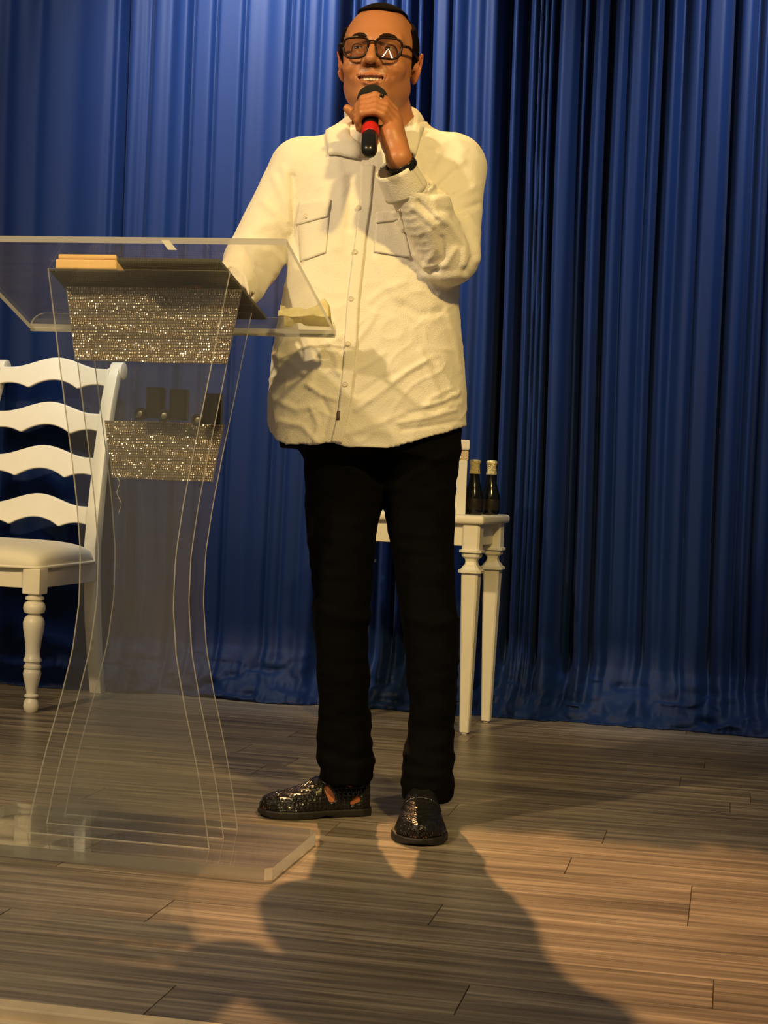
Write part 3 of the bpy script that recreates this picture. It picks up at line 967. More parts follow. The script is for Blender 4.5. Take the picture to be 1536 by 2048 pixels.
# black folder on the slanted top
def on_panel(name, x0, x1, y0, y1, h0, h1, material, parent, bevel=.001):
    bm = bmesh.new()
    vs = box(bm, x0, x1, y0, y1, 0, 1)
    for i, v in enumerate(vs):
        h = h1 if v.co.z > .5 else h0
        v.co.z = panel_z(v.co.y) + .0062 + h
    return frombm(name, bm, material, parent, bevel=bevel)
o = on_panel('folder', -1.2218, -1.008, 3.10, 3.362, 0, .007, 'black_cover', None)
for v in o.data.vertices:
    if v.co.x > -1.1 and v.co.y > 3.3: v.co.x += .024
tag(o, 'flat black folder lying on the lectern top', 'folder')
bk = thing('book', (-1.305, 3.26, panel_z(3.26) + .0062), 0, 'thick book with cream page edges on the left of the lectern top', 'book')
def onb(name, x0, x1, y0, y1, h0, h1, m, bev):
    o = on_panel(name, x0, x1, y0, y1, h0, h1, m, None, bev)
    o.parent = bk; o.location = -bk.location
    return o
onb('cover', -1.385, -1.2222, 3.150, 3.37, 0, .004, 'black_cover', .001)
onb('page_block', -1.372, -1.240, 3.146, 3.36, .0042, .024, 'pages', .003)
onb('page_block', -1.368, -1.243, 3.150, 3.355, .026, .036, 'pages', .003)
onb('cover', -1.372, -1.236, 3.17, 3.37, .0362, .039, 'black_cover', .001)

# crumpled cloth on the ledge
def build_cloth():
    n, m = 70, 44
    P0 = []
    S, Q = np.meshgrid(np.linspace(-1, 1, n), np.linspace(-1, 1, m), indexing='ij')
    X = -.902 + .054 * S
    Y = 3.372 + .024 * Q
    PP = np.stack([S, Q, S * 0], -1).reshape(-1, 3)
    n1 = (1 - np.abs(vnoise(PP, 1.9, 5))).reshape(S.shape); n2 = (1 - np.abs(vnoise(PP, 4.2, 6))).reshape(S.shape); n3 = vnoise(PP, 2.5, 8).reshape(S.shape)
    ridge = np.interp(S, [-1, -.85, -.5, -.1, .25, .55, .80, .93, 1], [.022, .014, .014, .017, .019, .026, .035, .030, .002])
    env = np.clip(1 - np.abs(Q - .15 * n3) ** 1.6, 0, 1)
    hgt = .002 + np.clip(env * 1.6, 0, 1) * ridge * (.55 + .6 * n1) + .011 * (n2 - .5) * np.clip(env * 3, 0, 1)
    hgt = np.maximum(hgt, .0015)
    X = X + .010 * n3 * env
    Y = Y + .006 * vnoise(PP, 3.1, 12).reshape(S.shape)
    Z = panel_z(Y) + .0068 + hgt
    V = np.stack([X, Y, Z], -1).reshape(-1, 3)
    o = pydata('napkin', V, grid_faces(n, m), 'napkin', None, True)
    md = o.modifiers.new('t', 'SOLIDIFY'); md.thickness = .0015; md.offset = 1
    tag(o, 'crumpled pale yellow cloth napkin on the ledge of the lectern', 'napkin')
build_cloth()

# microphone holders stuck to the rear upright sheet, above the lower band
def build_holder():
    t = thing('microphone_holder', (0, 0, 0))
    n = 22
    V, Fc = [], []
    H, R, T = .064, .0205, .002
    for z in (0, H):
        for k in range(n + 1):
            a = RAD(-200 + 250 * k / n)
            for r in (R, R - T):
                V.append((r * math.cos(a), r * math.sin(a), z))
    s = 2 * (n + 1)
    for k in range(n):
        a = 2 * k
        Fc += [(a, a + 2, s + a + 2, s + a), (a + 3, a + 1, s + a + 1, s + a + 3), (s + a, s + a + 2, s + a + 3, s + a + 1), (a + 2, a, a + 1, a + 3)]
    Fc += [(0, s, s + 1, 1), (2 * n, 2 * n + 1, s + 2 * n + 1, s + 2 * n)]
    pydata('sleeve', V, Fc, 'black_plastic', t, False)
    bm = bmesh.new()
    lathe(bm, [(.0075, 0), (.0125, 0), (.0135, .003), (.0135, .010), (.0115, .013), (.0085, .013), (.0078, .009)], n=28)
    o = frombm('ring', bm, 'black_plastic', t, smooth=True)
    o.matrix_local = Matrix.Translation((-.026, -.010, .008)) @ Matrix.Rotation(RAD(90), 4, 'X')
    bm = bmesh.new()
    lathe(bm, [(.0105, .002), (.0100, .008), (.004, .010), (.0015, .0102)], n=24)
    o2 = frombm('disc', bm, 'metal', o, smooth=True)
    return t
hl = None
for (u, v, side, lab) in [(306, 836, -1, 'black curved microphone holder on the lectern, leftmost of the three'),
                          (353, 840, 1, 'black curved microphone holder on the lectern, middle of the three'),
                          (421, 849, 1, 'black curved microphone holder on the lectern, rightmost and lowest of the three')]:
    h = build_holder() if hl is None else copy_tree(hl)
    hl = hl or h
    p = at_y(u, v, 3.265)
    h.location = (p[0], 3.278, p[2])
    h.rotation_euler = (0, 0, RAD(-8 + 6 * side))
    tag(h, lab, 'holder', 'microphone holders above the lower band')
# =================================================================== THE MAN
man = thing('person', tuple(PO), YAW, 'standing man in white shirt and black trousers speaking into a microphone', 'person')

def lp(u, v, y):
    return P(u, v, y)

# ---- microphone pose (local frame)
MB = lp(745, 201, -.185)
ME = lp(738, 302, -.325)
MA = (ME - MB) / np.linalg.norm(ME - MB)
ML = np.linalg.norm(ME - MB)

# ---- head frame
HC = lp(758, 125, -.02)
def rotm(rx, ry, rz):
    a, b, c = RAD(rx), RAD(ry), RAD(rz)
    X = np.array([[1, 0, 0], [0, math.cos(a), -math.sin(a)], [0, math.sin(a), math.cos(a)]])
    Y = np.array([[math.cos(b), 0, math.sin(b)], [0, 1, 0], [-math.sin(b), 0, math.cos(b)]])
    Z = np.array([[math.cos(c), -math.sin(c), 0], [math.sin(c), math.cos(c), 0], [0, 0, 1]])
    return Z @ X @ Y
HR = rotm(-1.5, 1.5, -8)
HS = 1.05
def h2l(q):
    return HC + HR @ (np.array(q, float) * HS)
def l2h(p):
    return ((p - HC) @ HR) / HS
MOUTH = [(-.0385, -.0740, -.0455), (-.0265, -.0870, -.0532), (-.011, -.0955, -.0590), (0, -.0970, -.0598), (.011, -.0955, -.0590), (.0265, -.0870, -.0532), (.0385, -.0740, -.0455)]
EYE_C = [(-.0325, -.0755, .005), (.0325, -.0755, .005)]
def cranium(q):
    d = d_ell(q, (0, .012, .032), (.0765, .097, .088))
    return smin(d, d_ell(q, (0, -.022, .020), (.0700, .072, .078)), .02)
def head_sdf(q):
    d = cranium(q)
    d = smin(d, d_ell(q, (0, -.018, -.042), (.0655, .070, .072)), .03)                      # face
    d = smin(d, d_ell(q, (0, -.028, -.080), (.050, .050, .038)), .025)                     # jaw
    d = smin(d, d_cone(q, (-.052, .0, -.060), (-.020, -.066, -.092), .016, .014), .025)
    d = smin(d, d_cone(q, (.052, .0, -.060), (.020, -.066, -.092), .016, .014), .025)
    d = smin(d, d_ell(q, (0, -.075, -.096), (.022, .019, .017)), .018)                     # chin
    for s in (-1, 1):
        d = smin(d, d_ell(q, (s * .040, -.064, -.030), (.026, .024, .021)), .016)          # cheek
        d = smin(d, d_cone(q, (s * .012, -.087, .029), (s * .048, -.069, .028), .010, .009), .012)
        d = smax(d, -d_ell(q, (s * .032, -.103, .008), (.019, .020, .0125)), .012)         # socket
        # lids around the eye, a narrow smiling slit
        c = np.array(EYE_C[0 if s < 0 else 1])
        lid = np.sqrt(((q - c) ** 2).sum(1)) - .0143
        zz = q[:, 2] - c[2] - .0015 + .22 * np.abs(q[:, 0] - c[0])
        slit = np.maximum(np.maximum(np.abs(zz) - .0021, -(c[1] - q[:, 1]) + .004), np.abs(q[:, 0] - c[0]) - .0135)
        lid = smax(lid, -slit, .0015)
        d = smin(d, lid, .003)
        d = smin(d, d_cone(q, (s * .020, -.090, -.006), (s * .042, -.082, -.007), .0025, .002), .008)
    # nose
    d = smin(d, d_cone(q, (0, -.088, .022), (0, -.109, -.016), .0075, .0095), .010)
    d = smin(d, d_ell(q, (0, -.113, -.0235), (.0118, .0115, .0108)), .007)
    for s in (-1, 1):
        d = smin(d, d_ell(q, (s * .0160, -.099, -.0265), (.0080, .0105, .0082)), .005)
        d = smax(d, -d_ell(q, (s * .0078, -.107, -.0355), (.0044, .0052, .0046)), .002)
    # mouth area
    d = smin(d, d_ell(q, (0, -.074, -.054), (.040, .0205, .026)), .015)
    up = [(x, y + .000, z + .0062 - .13 * abs(x)) for x, y, z in MOUTH]
    lo = [(x, y + .001, z - .0112 + .27 * abs(x)) for x, y, z in MOUTH]
    d = smin(d, d_chain(q, up, [.0012, .0022, .0026, .0026, .0026, .0022, .0012]), .003)
    d = smin(d, d_chain(q, lo, [.0012, .0026, .0036, .0040, .0036, .0026, .0012]), .003)
    op = d_chain(q, [(x, y + .002, z - .0015) for x, y, z in MOUTH], [.0010, .0036, .0058, .0066, .0058, .0036, .0010])
    d = smax(d, -op, .0015)
    # smile folds
    for s in (-1, 1):
        f = d_chain(q, [(s * .0225, -.1035, -.0270), (s * .034, -.0955, -.0375), (s * .0445, -.0815, -.0510)], [.0030, .0048, .0030])
        d = smax(d, -f, .009)
    # ears
    for s in (-1, 1):
        R = rotm(8, s * 10, s * 22)
        e = d_ell(q, (s * .0825, .012, -.008), (.0085, .0195, .034), R)
        e = smax(e, -d_ell(q, (s * .0895, .004, -.004), (.0055, .0115, .0215), R), .004)
        e = smin(e, d_ell(q, (s * .077, -.004, -.008), (.006, .006, .008)), .006)
        d = smin(d, e, .006)
    return d

# ---- hands
def basis(a):
    e1 = np.cross(a, [0, -.58, .81]); e1 /= np.linalg.norm(e1)
    if e1[0] < 0: e1 = -e1
    e2 = np.cross(e1, a); e2 /= np.linalg.norm(e2)
    if e2[1] > 0: e2 = -e2
    return e1, e2
E1, E2 = basis(MA)
def mp(t, x, f):
    """point at t along the microphone from the ball centre, x to the picture's right, f toward the viewer"""
    return MB + MA * t + E1 * x + E2 * f
WR = lp(797, 318, -.265)          # wrist of the raised arm
EL = lp(897, 515, -.120)          # its elbow
SHR = lp(908, 335, .005)
FING = []
for k, (t, kx, ky) in enumerate([(.038, .046, .004), (.057, .047, .003), (.075, .045, .001), (.091, .041, -.001)]):
    r = [.0102, .0100, .0096, .0084][k]
    FING.append(([mp(t + .004, kx, ky), mp(t + .001, kx - .018, .0235), mp(t, .006, .0325 - .001 * k), mp(t, -.018, .0245), mp(t, -.0285, .006), mp(t, -.024, -.012), mp(t, -.014, -.020)],
                 [r * 1.12, r * 1.02, r * 1.06, r * .98, r * .96, r * .9, r * .78]))
THUMB = ([mp(.100, .034, -.020), mp(.068, .020, -.036), mp(.040, -.010, -.036), mp(.026, -.036, -.022), mp(.020, -.053, -.010)], [.0165, .0135, .0118, .0112, .0090])
PALM = [(mp(.044, .044, -.004), mp(.110, .045, -.010), .0150, .0165), (mp(.050, .040, -.022), mp(.115, .044, -.030), .0140, .0180)]
# resting hand on the folder
RW = Rp.T @ (np.array([-1.062, 3.345, 1.136]) - PO)
SHL = lp(603, 340, .005)
ELL = lp(503, 528, -.015)
RH = Rp.T @ (np.array([-1.085, 3.295, 1.148]) - PO)
def l2w(p): return Rp @ p + PO
def hand_rest_points():
    out = []
    base = RW + (RH - RW) * 1.25
    d = (RH - RW); d[2] = 0; d /= np.linalg.norm(d)
    s = np.array([-d[1], d[0], 0])
    for k in range(4):
        o = base + s * (.033 - .022 * k)
        L = [.068, .076, .070, .056][k]
        out.append(([o, o + d * L * .45 + [0, 0, .006], o + d * L * .8 + [0, 0, .001], o + d * L + [0, 0, -.008]], [.0105, .0095, .0085, .0075]))
    th = RW + s * .02
    out.append(([th + d * .02, th + d * .05 + s * .035, th + d * .08 + s * .045 - [0, 0, .006]], [.014, .0105, .0085]))
    return out, base, s, d
REST, RBASE, RS, RD = hand_rest_points()

# ---- legs (centre lines): rows of (v, u left, u right) at a depth
LEG_L = [(880, 607, 775, .020, .120), (940, 607, 770, .020, .115), (1000, 609, 765, .018, .105), (1060, 613, 754, .014, .098), (1130, 620, 748, .010, .090), (1200, 627, 742, .008, .084), (1260, 628, 739, .012, .082), (1320, 630, 738, .020, .080),
         (1390, 636, 739, .028, .078), (1450, 638, 742, .034, .076), (1500, 634, 744, .038, .076), (1540, 640, 744, .036, .082), (1600, 642, 742, .034, .084)]
LEG_R = [(880, 758, 922, .020, .120), (940, 762, 917, .015, .115), (1000, 767, 911, .010, .105), (1060, 775, 908, .004, .098), (1130, 788, 909, -.004, .090), (1200, 798, 912, -.012, .084), (1260, 803, 917, -.014, .082), (1320, 810, 918, -.012, .080),
         (1390, 816, 914, -.008, .078), (1450, 817, 909, -.006, .076), (1500, 810, 906, -.016, .080), (1540, 806, 907, -.022, .080), (1600, 803, 905, -.026, .082), (1640, 806, 902, -.028, .082)]
def rows(tab):
    out = []
    for (v, ul, ur, y, b) in tab:
        p = lp(ul, v, y); q = lp(ur, v, y)
        out.append(((p[2] + q[2]) / 2, (p[0] + q[0]) / 2, y, abs(q[0] - p[0]) / 2, b))
    out.sort()
    return np.array(out)
RL, RR = rows(LEG_L), rows(LEG_R)
def tube_sdf(p, T, shrink=0.0, ex=2.3):
    z = p[:, 2]
    cx = np.interp(z, T[:, 0], T[:, 1]); cy = np.interp(z, T[:, 0], T[:, 2])
    a = np.interp(z, T[:, 0], T[:, 3]) - shrink; b = np.interp(z, T[:, 0], T[:, 4]) - shrink
    q = (np.abs((p[:, 0] - cx) / a) ** ex + np.abs((p[:, 1] - cy) / b) ** ex + 1e-12) ** (1 / ex)
    return (q - 1) * np.minimum(a, b)

TORSO = []
for (v, ul, ur, b, cy) in [(262, 690, 845, .080, .03), (290, 645, 895, .100, .02), (320, 600, 935, .120, .01), (370, 592, 936, .130, .005), (430, 588, 930, .138, .0), (520, 580, 922, .142, .0), (600, 566, 917, .146, .0),
                           (670, 551, 924, .150, .0), (740, 541, 930, .152, .0), (800, 536, 933, .152, .0), (850, 535, 932, .150, .0), (900, 540, 926, .148, .0), (940, 545, 922, .146, .0)]:
    p = lp(ul, v, cy); q = lp(ur, v, cy)
    TORSO.append(((p[2] + q[2]) / 2, (p[0] + q[0]) / 2, cy, (q[0] - p[0]) / 2, b))
TORSO = np.array(sorted(TORSO))

# shoes: frames (heel point on the floor, toe direction)
heelA = Rp.T @ (at_z(737, 1632) - PO); toeA = Rp.T @ (at_z(517, 1637) - PO)
heelA[:2] += (0, .035); toeA[:2] += (0, .030)
toeB = Rp.T @ (at_z(837, 1694) - PO); heelB = toeB + np.array([.012, .285, 0])
def shoe_frame(heel, toe):
    d = toe - heel; d[2] = 0
    L = np.linalg.norm(d); d /= L
    rz = math.atan2(d[1], d[0]) + math.pi / 2       # shoe's own toe points to -Y
    return heel + d * L * .5, rz, L
SA = shoe_frame(heelA, toeA); SB = shoe_frame(heelB, toeB)
def to_shoe(p, S):
    q = p - S[0]
    c, s = math.cos(-S[1]), math.sin(-S[1])
    return np.stack([q[:, 0] * c - q[:, 1] * s, q[:, 0] * s + q[:, 1] * c, q[:, 2]], 1)
def shoe_outer(q, L, grow=0.0, topz=None):
    y = q[:, 1] / (L / 2)                  # -1 toe .. 1 heel
    w = np.interp(y, [-1, -.93, -.75, -.45, 0, .45, .8, .95, 1], [.004, .028, .049, .058, .049, .039, .038, .029, .006])
    hh = np.interp(y, [-1, -.93, -.75, -.5, -.25, 0, .2, .5, 1], [.030, .042, .050, .058, .068, .083, .096, .094, .088])
    cx = np.interp(y, [-1, -.5, 0, 1], [-.002, .002, .0, .0])
    w = np.maximum(w + grow, .003); hh = hh + grow
    e = (np.abs((q[:, 0] - cx) / w) ** 2.4 + np.abs(np.maximum(q[:, 2], 0) / hh) ** 2.6 + 1e-12) ** (1 / 2.5)
    d = (e - 1) * np.minimum(w, hh * .7)
    d = np.maximum(d, (np.abs(y) - 1 - grow / L) * L / 2)
    return d

def grp(p, out, lo, hi, fn, k):
    m = ((p > np.array(lo)) & (p < np.array(hi))).all(1)
    if m.any():
        out[m] = smin(out[m], fn(p[m]), k)
def bb(pts, m):
    a = np.array(pts); return a.min(0) - m, a.max(0) + m

def neck(p):
    a = h2l((0, .022, -.050)); b = lp(776, 268, .035)
    d = d_cone(p, a, b, .060, .066)
    ad = h2l((0, -.055, -.085))
    return smin(d, d_cone(p, h2l((0, -.040, -.080)), lp(768, 262, -.010), .036, .046), .03)
def body_sdf(p):
    out = tube_sdf(p, TORSO, .022)
    out = np.maximum(out, .93 - p[:, 2])
    out = np.maximum(out, p[:, 2] - 1.585)
    out = smin(out, d_ell(p, lp(765, 890, .02), (.120, .058, .07)), .03)
    for T in (RL, RR):
        m = p[:, 2] < .95
        e = np.full(len(p), 1.0)
        e[m] = tube_sdf(p[m], T, .026)
        e = np.maximum(e, p[:, 2] - .92)
        e = np.maximum(e, .16 - p[:, 2])
        out = smin(out, e, .012)
    for (sh, el, wr) in ((SHR, EL, WR), (SHL, ELL, RW)):
        lo, hi = bb([sh, el, wr], .12)
        grp(p, out, lo, hi, lambda q: smin(d_cone(q, sh, el, .052, .040), d_cone(q, el, wr, .040, .0265), .02), .03)
    # neck and head
    m = p[:, 2] > 1.42
    if m.any():
        q = p[m]
        e = smin(neck(q), head_sdf(l2h(q)) * HS, .014)
        out[m] = smin(out[m], e, .018)
    # raised hand
    lo, hi = bb([MB, ME, WR], .085)
    def hand(q):
        d = None
        for a, b, ra, rb in PALM:
            e = d_cone(q, a, b, ra, rb); d = e if d is None else smin(d, e, .014)
        d = smin(d, d_cone(q, mp(.106, .044, -.020), WR, .0205, .0255), .020)
        d = smin(d, d_cone(q, mp(.060, .052, -.010), WR + [.004, .0, .0], .012, .020), .018)
        for pts, rs in FING:
            d = smin(d, d_chain(q, pts, rs, .003), .0045)
        d = smin(d, d_chain(q, THUMB[0], THUMB[1], .005), .008)
        return d
    grp(p, out, lo, hi, hand, .004)
    lo, hi = bb([RW, RBASE], .14)
    def hand2(q):
        d = d_ell(q, RW + (RBASE - RW) * .62, (.043, .055, .020))
        d = smin(d, d_cone(q, RW, RBASE, .026, .018), .02)
        for pts, rs in REST:
            d = smin(d, d_chain(q, pts, rs, .003), .006)
        return d
    grp(p, out, lo, hi, hand2, .01)
    # feet inside the shoes
    for S in (SA, SB):
        lo, hi = S[0] - .19, S[0] + .19
        def foot(q):
            s = to_shoe(q, S)
            d = shoe_outer(s, S[2], -.0075)
            d = np.maximum(d, .014 - s[:, 2])
            return smin(d, d_cone(s, (0, S[2] * (.28 if S is SA else .36), .05), (-.004 if S is SA else 0, S[2] * (.24 if S is SA else .38), .22),   .026, .031), .02)
        grp(p, out, lo, hi, foot, .02)
    return out
def body_tone(v):
    base = np.array([.43, .172, .070])
    c = np.repeat(base[None], len(v), 0)
    q = l2h(v)
    def blend(mask, col):
        nonlocal c
        mask = np.clip(mask, 0, 1)[:, None]
        c = c * (1 - mask) + np.array(col) * mask
    hd = q[:, 2] > -.14
    up = [(x, y - .001, z + .0066 - .13 * abs(x)) for x, y, z in MOUTH]
    lo = [(x, y - .001, z - .0116 + .27 * abs(x)) for x, y, z in MOUTH]
    lips = np.minimum(d_chain(q, up, [.001, .0022, .0032, .003, .0032, .0022, .001]), d_chain(q, lo, [.001, .0025, .0042, .0046, .0042, .0025, .001]))
    # stubble, ruddy cheeks and ears are the skin's own colours
    stub = np.clip((-.045 - q[:, 2]) / .02, 0, 1) * np.clip((.02 - q[:, 1]) / .02, 0, 1) * np.clip((q[:, 2] + .12) / .02, 0, 1)
    blend(stub * .22, (.20, .10, .06))
    must = np.exp(-(((q[:, 0]) / .024) ** 4)) * np.exp(-((q[:, 2] + .041) / .008) ** 2) * (q[:, 1] < -.07)
    blend(must * .16, (.18, .09, .05))
    ear = np.clip((np.abs(q[:, 0]) - .078) / .006, 0, 1) * (np.abs(q[:, 2]) < .05)
    blend(ear * .55, (.52, .14, .08))
    blend(np.clip(1 - lips / .0012, 0, 1) * hd * .8, (.33, .105, .060))
    ch = np.exp(-((np.abs(q[:, 0]) - .04) / .022) ** 2 - ((q[:, 2] + .03) / .022) ** 2) * (q[:, 1] < -.04)
    blend(ch * .25, (.52, .19, .10))
    lid = np.exp(-((np.abs(q[:, 0]) - .0325) / .016) ** 2 - ((q[:, 2] - .017) / .010) ** 2) * (q[:, 1] < -.06)
    blend(lid * .35, (.27, .12, .06))
    feet = np.clip((.2 - v[:, 2]) / .05, 0, 1)
    blend(feet * .6, (.62, .20, .09))
    return c
body, BV, BF = sdf_mesh('body', body_sdf, (-.50, -.50, .0), (.36, .26, 1.90), .0031, 'skin', man, attr=body_tone)

# ---- hair: a close-cropped cap over the skull
def hair_sdf(p):
    q = l2h(p)
    d = cranium(q) - .0062
    x, y, z = q[:, 0], q[:, 1], q[:, 2]
    # hairline
    front = (y + .032) + np.clip((z - .060) / .035, 0, 1) * -.060 - np.clip((.02 - z) / .03, 0, 1) * .012
    front = -front                                        # negative = hair
    low = np.interp(y, [-.05, -.012, .004, .012, .035, .06, .12], [.02, -.018, -.018, .016, .010, -.055, -.075]) - z
    reg = np.maximum(front, low)
    crown = .0925 + .010 * (x / .05) ** 2 * 0 - z + np.clip(np.abs(x) - .030, 0, 1) * .35
    reg = np.minimum(reg, crown)
    d = smax(d, reg, .004)
    return np.maximum(d, -(cranium(q) + .004)) * HS
sdf_mesh('hair', hair_sdf, HC - .13, HC + .14, .0026, 'hair', man)

# ---- eyes, brows, teeth
for s, c in zip((-1, 1), EYE_C):
    bm = bmesh.new()
    bmesh.ops.create_uvsphere(bm, u_segments=24, v_segments=16, radius=.0125 * HS)
    o = frombm('eye', bm, 'eye', man, smooth=True)
    o.location = Vector(h2l(c))
    bm = bmesh.new()
    bmesh.ops.create_uvsphere(bm, u_segments=20, v_segments=12, radius=.0064 * HS)
    for v in bm.verts: v.co.y *= .45
    o2 = frombm('iris', bm, 'iris', o, smooth=True)
    o2.location = Vector(HR @ np.array([-.0015, -.0105, .001]))
    o2.rotation_euler = (RAD(-4), 0, RAD(-8))
HB = BVHTree.FromPolygons([tuple(v) for v in BV], [tuple(int(i) for i in f) for f in BF])
def head_hit(x, z, off):
    o = h2l((x, -.25, z)); d = HR @ np.array([0, 1.0, 0])
    r = HB.ray_cast(Vector(o), Vector(d), .4)
    if r[0] is None: return h2l((x, -.09, z))
    return np.array(r[0]) - d * off
for s in (-1, 1):
    pts = [(.0135, .0265), (.022, .0310), (.031, .0325), (.041, .0315), (.050, .0265)]
    P3 = [head_hit(s * x, z, -.0008) for x, z in pts]
    tube('eyebrow', P3, [.0030, .0044, .0046, .0040, .0016], 'brow', man, 8, flat=1.0)
tp = []
V, Fc = [], []
for i in range(9):
    s = (i - 4) / 4
    x = s * .0250
    y = -.0930 + .0115 * s * s
    z0 = -.0562 + .0040 * s * s
    b = len(V)
    w = .0030
    for (dx, dz) in [(-w, .002), (w, .002), (w * .9, -.0064), (-w * .9, -.0064)]:
        for dy in (0, .002):
            V.append(h2l((x + dx, y + dy + .0020, z0 + dz)))
    Fc += [(b, b + 2, b + 4, b + 6), (b + 1, b + 7, b + 5, b + 3), (b, b + 1, b + 3, b + 2), (b + 2, b + 3, b + 5, b + 4), (b + 4, b + 5, b + 7, b + 6), (b + 6, b + 7, b + 1, b)]
pydata('teeth', V, Fc, 'teeth', man)

# ---- glasses
gl = thing('glasses', (0, 0, 0)); gl.parent = man
gl['label'] = 'dark brown rectangular glasses'
def rrect(cx, w, h, n=40, tap=.20):
    pts = []
    for k in range(n):
        a = 2 * math.pi * k / n
        c, s = math.cos(a), math.sin(a)
        e = .60
        x = abs(c) ** e * math.copysign(1, c) * w
        z = abs(s) ** (e * 1.1) * math.copysign(1, s) * h
        x *= 1 + tap * (z / h) * .6
        pts.append((cx + x, z))
    return pts
GZ = .0010
def gy(x): return -.1065 + 2.6 * x * x
for s in (-1, 1):
    pr = rrect(s * .0345, .0262, .0215)
    ring = [h2l((x, gy(x), GZ + z)) for x, z in pr]
    tube('rim', ring, .0027, 'frame', gl, 8, closed=True)
    n = len(ring)
    cen = h2l((s * .0345, gy(s * .0345), GZ))
    V = [cen] + ring
    pydata('lens', V, [(0, 1 + i, 1 + (i + 1) % n) for i in range(n)], 'lens', gl)
    tube('temple', [h2l((s * .0625, gy(.0625), GZ + .008)), h2l((s * .074, -.080, GZ + .010)), h2l((s * .0805, -.04, GZ + .008)), h2l((s * .084, .008, GZ + .006)), h2l((s * .083, .028, GZ - .010))], .0023, 'frame', gl, 8, flat=1.4)
tube('bridge', [h2l((-.0095, gy(.0095), GZ + .011)), h2l((-.004, -.109, GZ + .0135)), h2l((.004, -.109, GZ + .0135)), h2l((.0095, gy(.0095), GZ + .011))], .0020, 'frame', gl, 8)

# ---- microphone (held: a thing of its own)
def mic():
    t = thing('microphone', tuple(l2w(MB)), 0, 'black handheld microphone with red band in the hand of the man', 'microphone')
    ax = Rp @ MA
    q = Vector(ax).to_track_quat('Z', 'Y')
    t.rotation_mode = 'QUATERNION'
    t.rotation_quaternion = q
    bm = bmesh.new()
    lathe(bm, [(.004, -.0335), (.016, -.0305), (.026, -.0225), (.0325, -.009), (.0335, .002), (.0315, .012), (.0255, .022), (.0215, .030), (.0200, .034)], n=40)
    frombm('windscreen', bm, 'foam', t, smooth=True)
    bm = bmesh.new()
    lathe(bm, [(.0190, .030), (.0180, .034), (.0160, .050), (.0160, .110)], n=32)
    frombm('handle', bm, 'black_plastic', t, smooth=True)
    bm = bmesh.new()
    lathe(bm, [(.0162, .106), (.0182, .110), (.0186, .114), (.0186, .132), (.0178, .136), (.0165, .138)], n=32)
    o = frombm('red_band', bm, 'red', t, smooth=True); o['label'] = 'red band on the handle'
    bm = bmesh.new()
    lathe(bm, [(.0160, .136), (.0172, .139), (.0172, .160), (.0168, ML - .004), (.0150, ML + .004), (.0105, ML + .0105), (.004, ML + .0130)], n=32)
    frombm('end_cap', bm, 'black_plastic', t, smooth=True)
mic()
# ring on a finger
rg = FING[0][0]
rc = (rg[1] + rg[2]) / 2; rd = rg[2] - rg[1]; rd /= np.linalg.norm(rd)
ra = np.cross(rd, [0, 0, 1.0]); ra /= np.linalg.norm(ra); rb = np.cross(rd, ra)
o = tube('ring', [rc + (ra * math.cos(a) + rb * math.sin(a)) * .0112 for a in np.linspace(0, 2 * math.pi, 28, endpoint=False)], .0016, 'steel', man, 8, closed=True)
o['label'] = 'silver ring with a black stone'
nrm = -(ra * (ra @ np.array([0, 1.0, -.3])) + rb * (rb @ np.array([0, 1.0, -.3]))); nrm /= np.linalg.norm(nrm)
bm = bmesh.new(); bmesh.ops.create_uvsphere(bm, u_segments=16, v_segments=10, radius=.0052)
st = frombm('stone', bm, 'iris', o, smooth=True); st.location = Vector(rc + nrm * .0125 + np.array([0, 0, .002]))

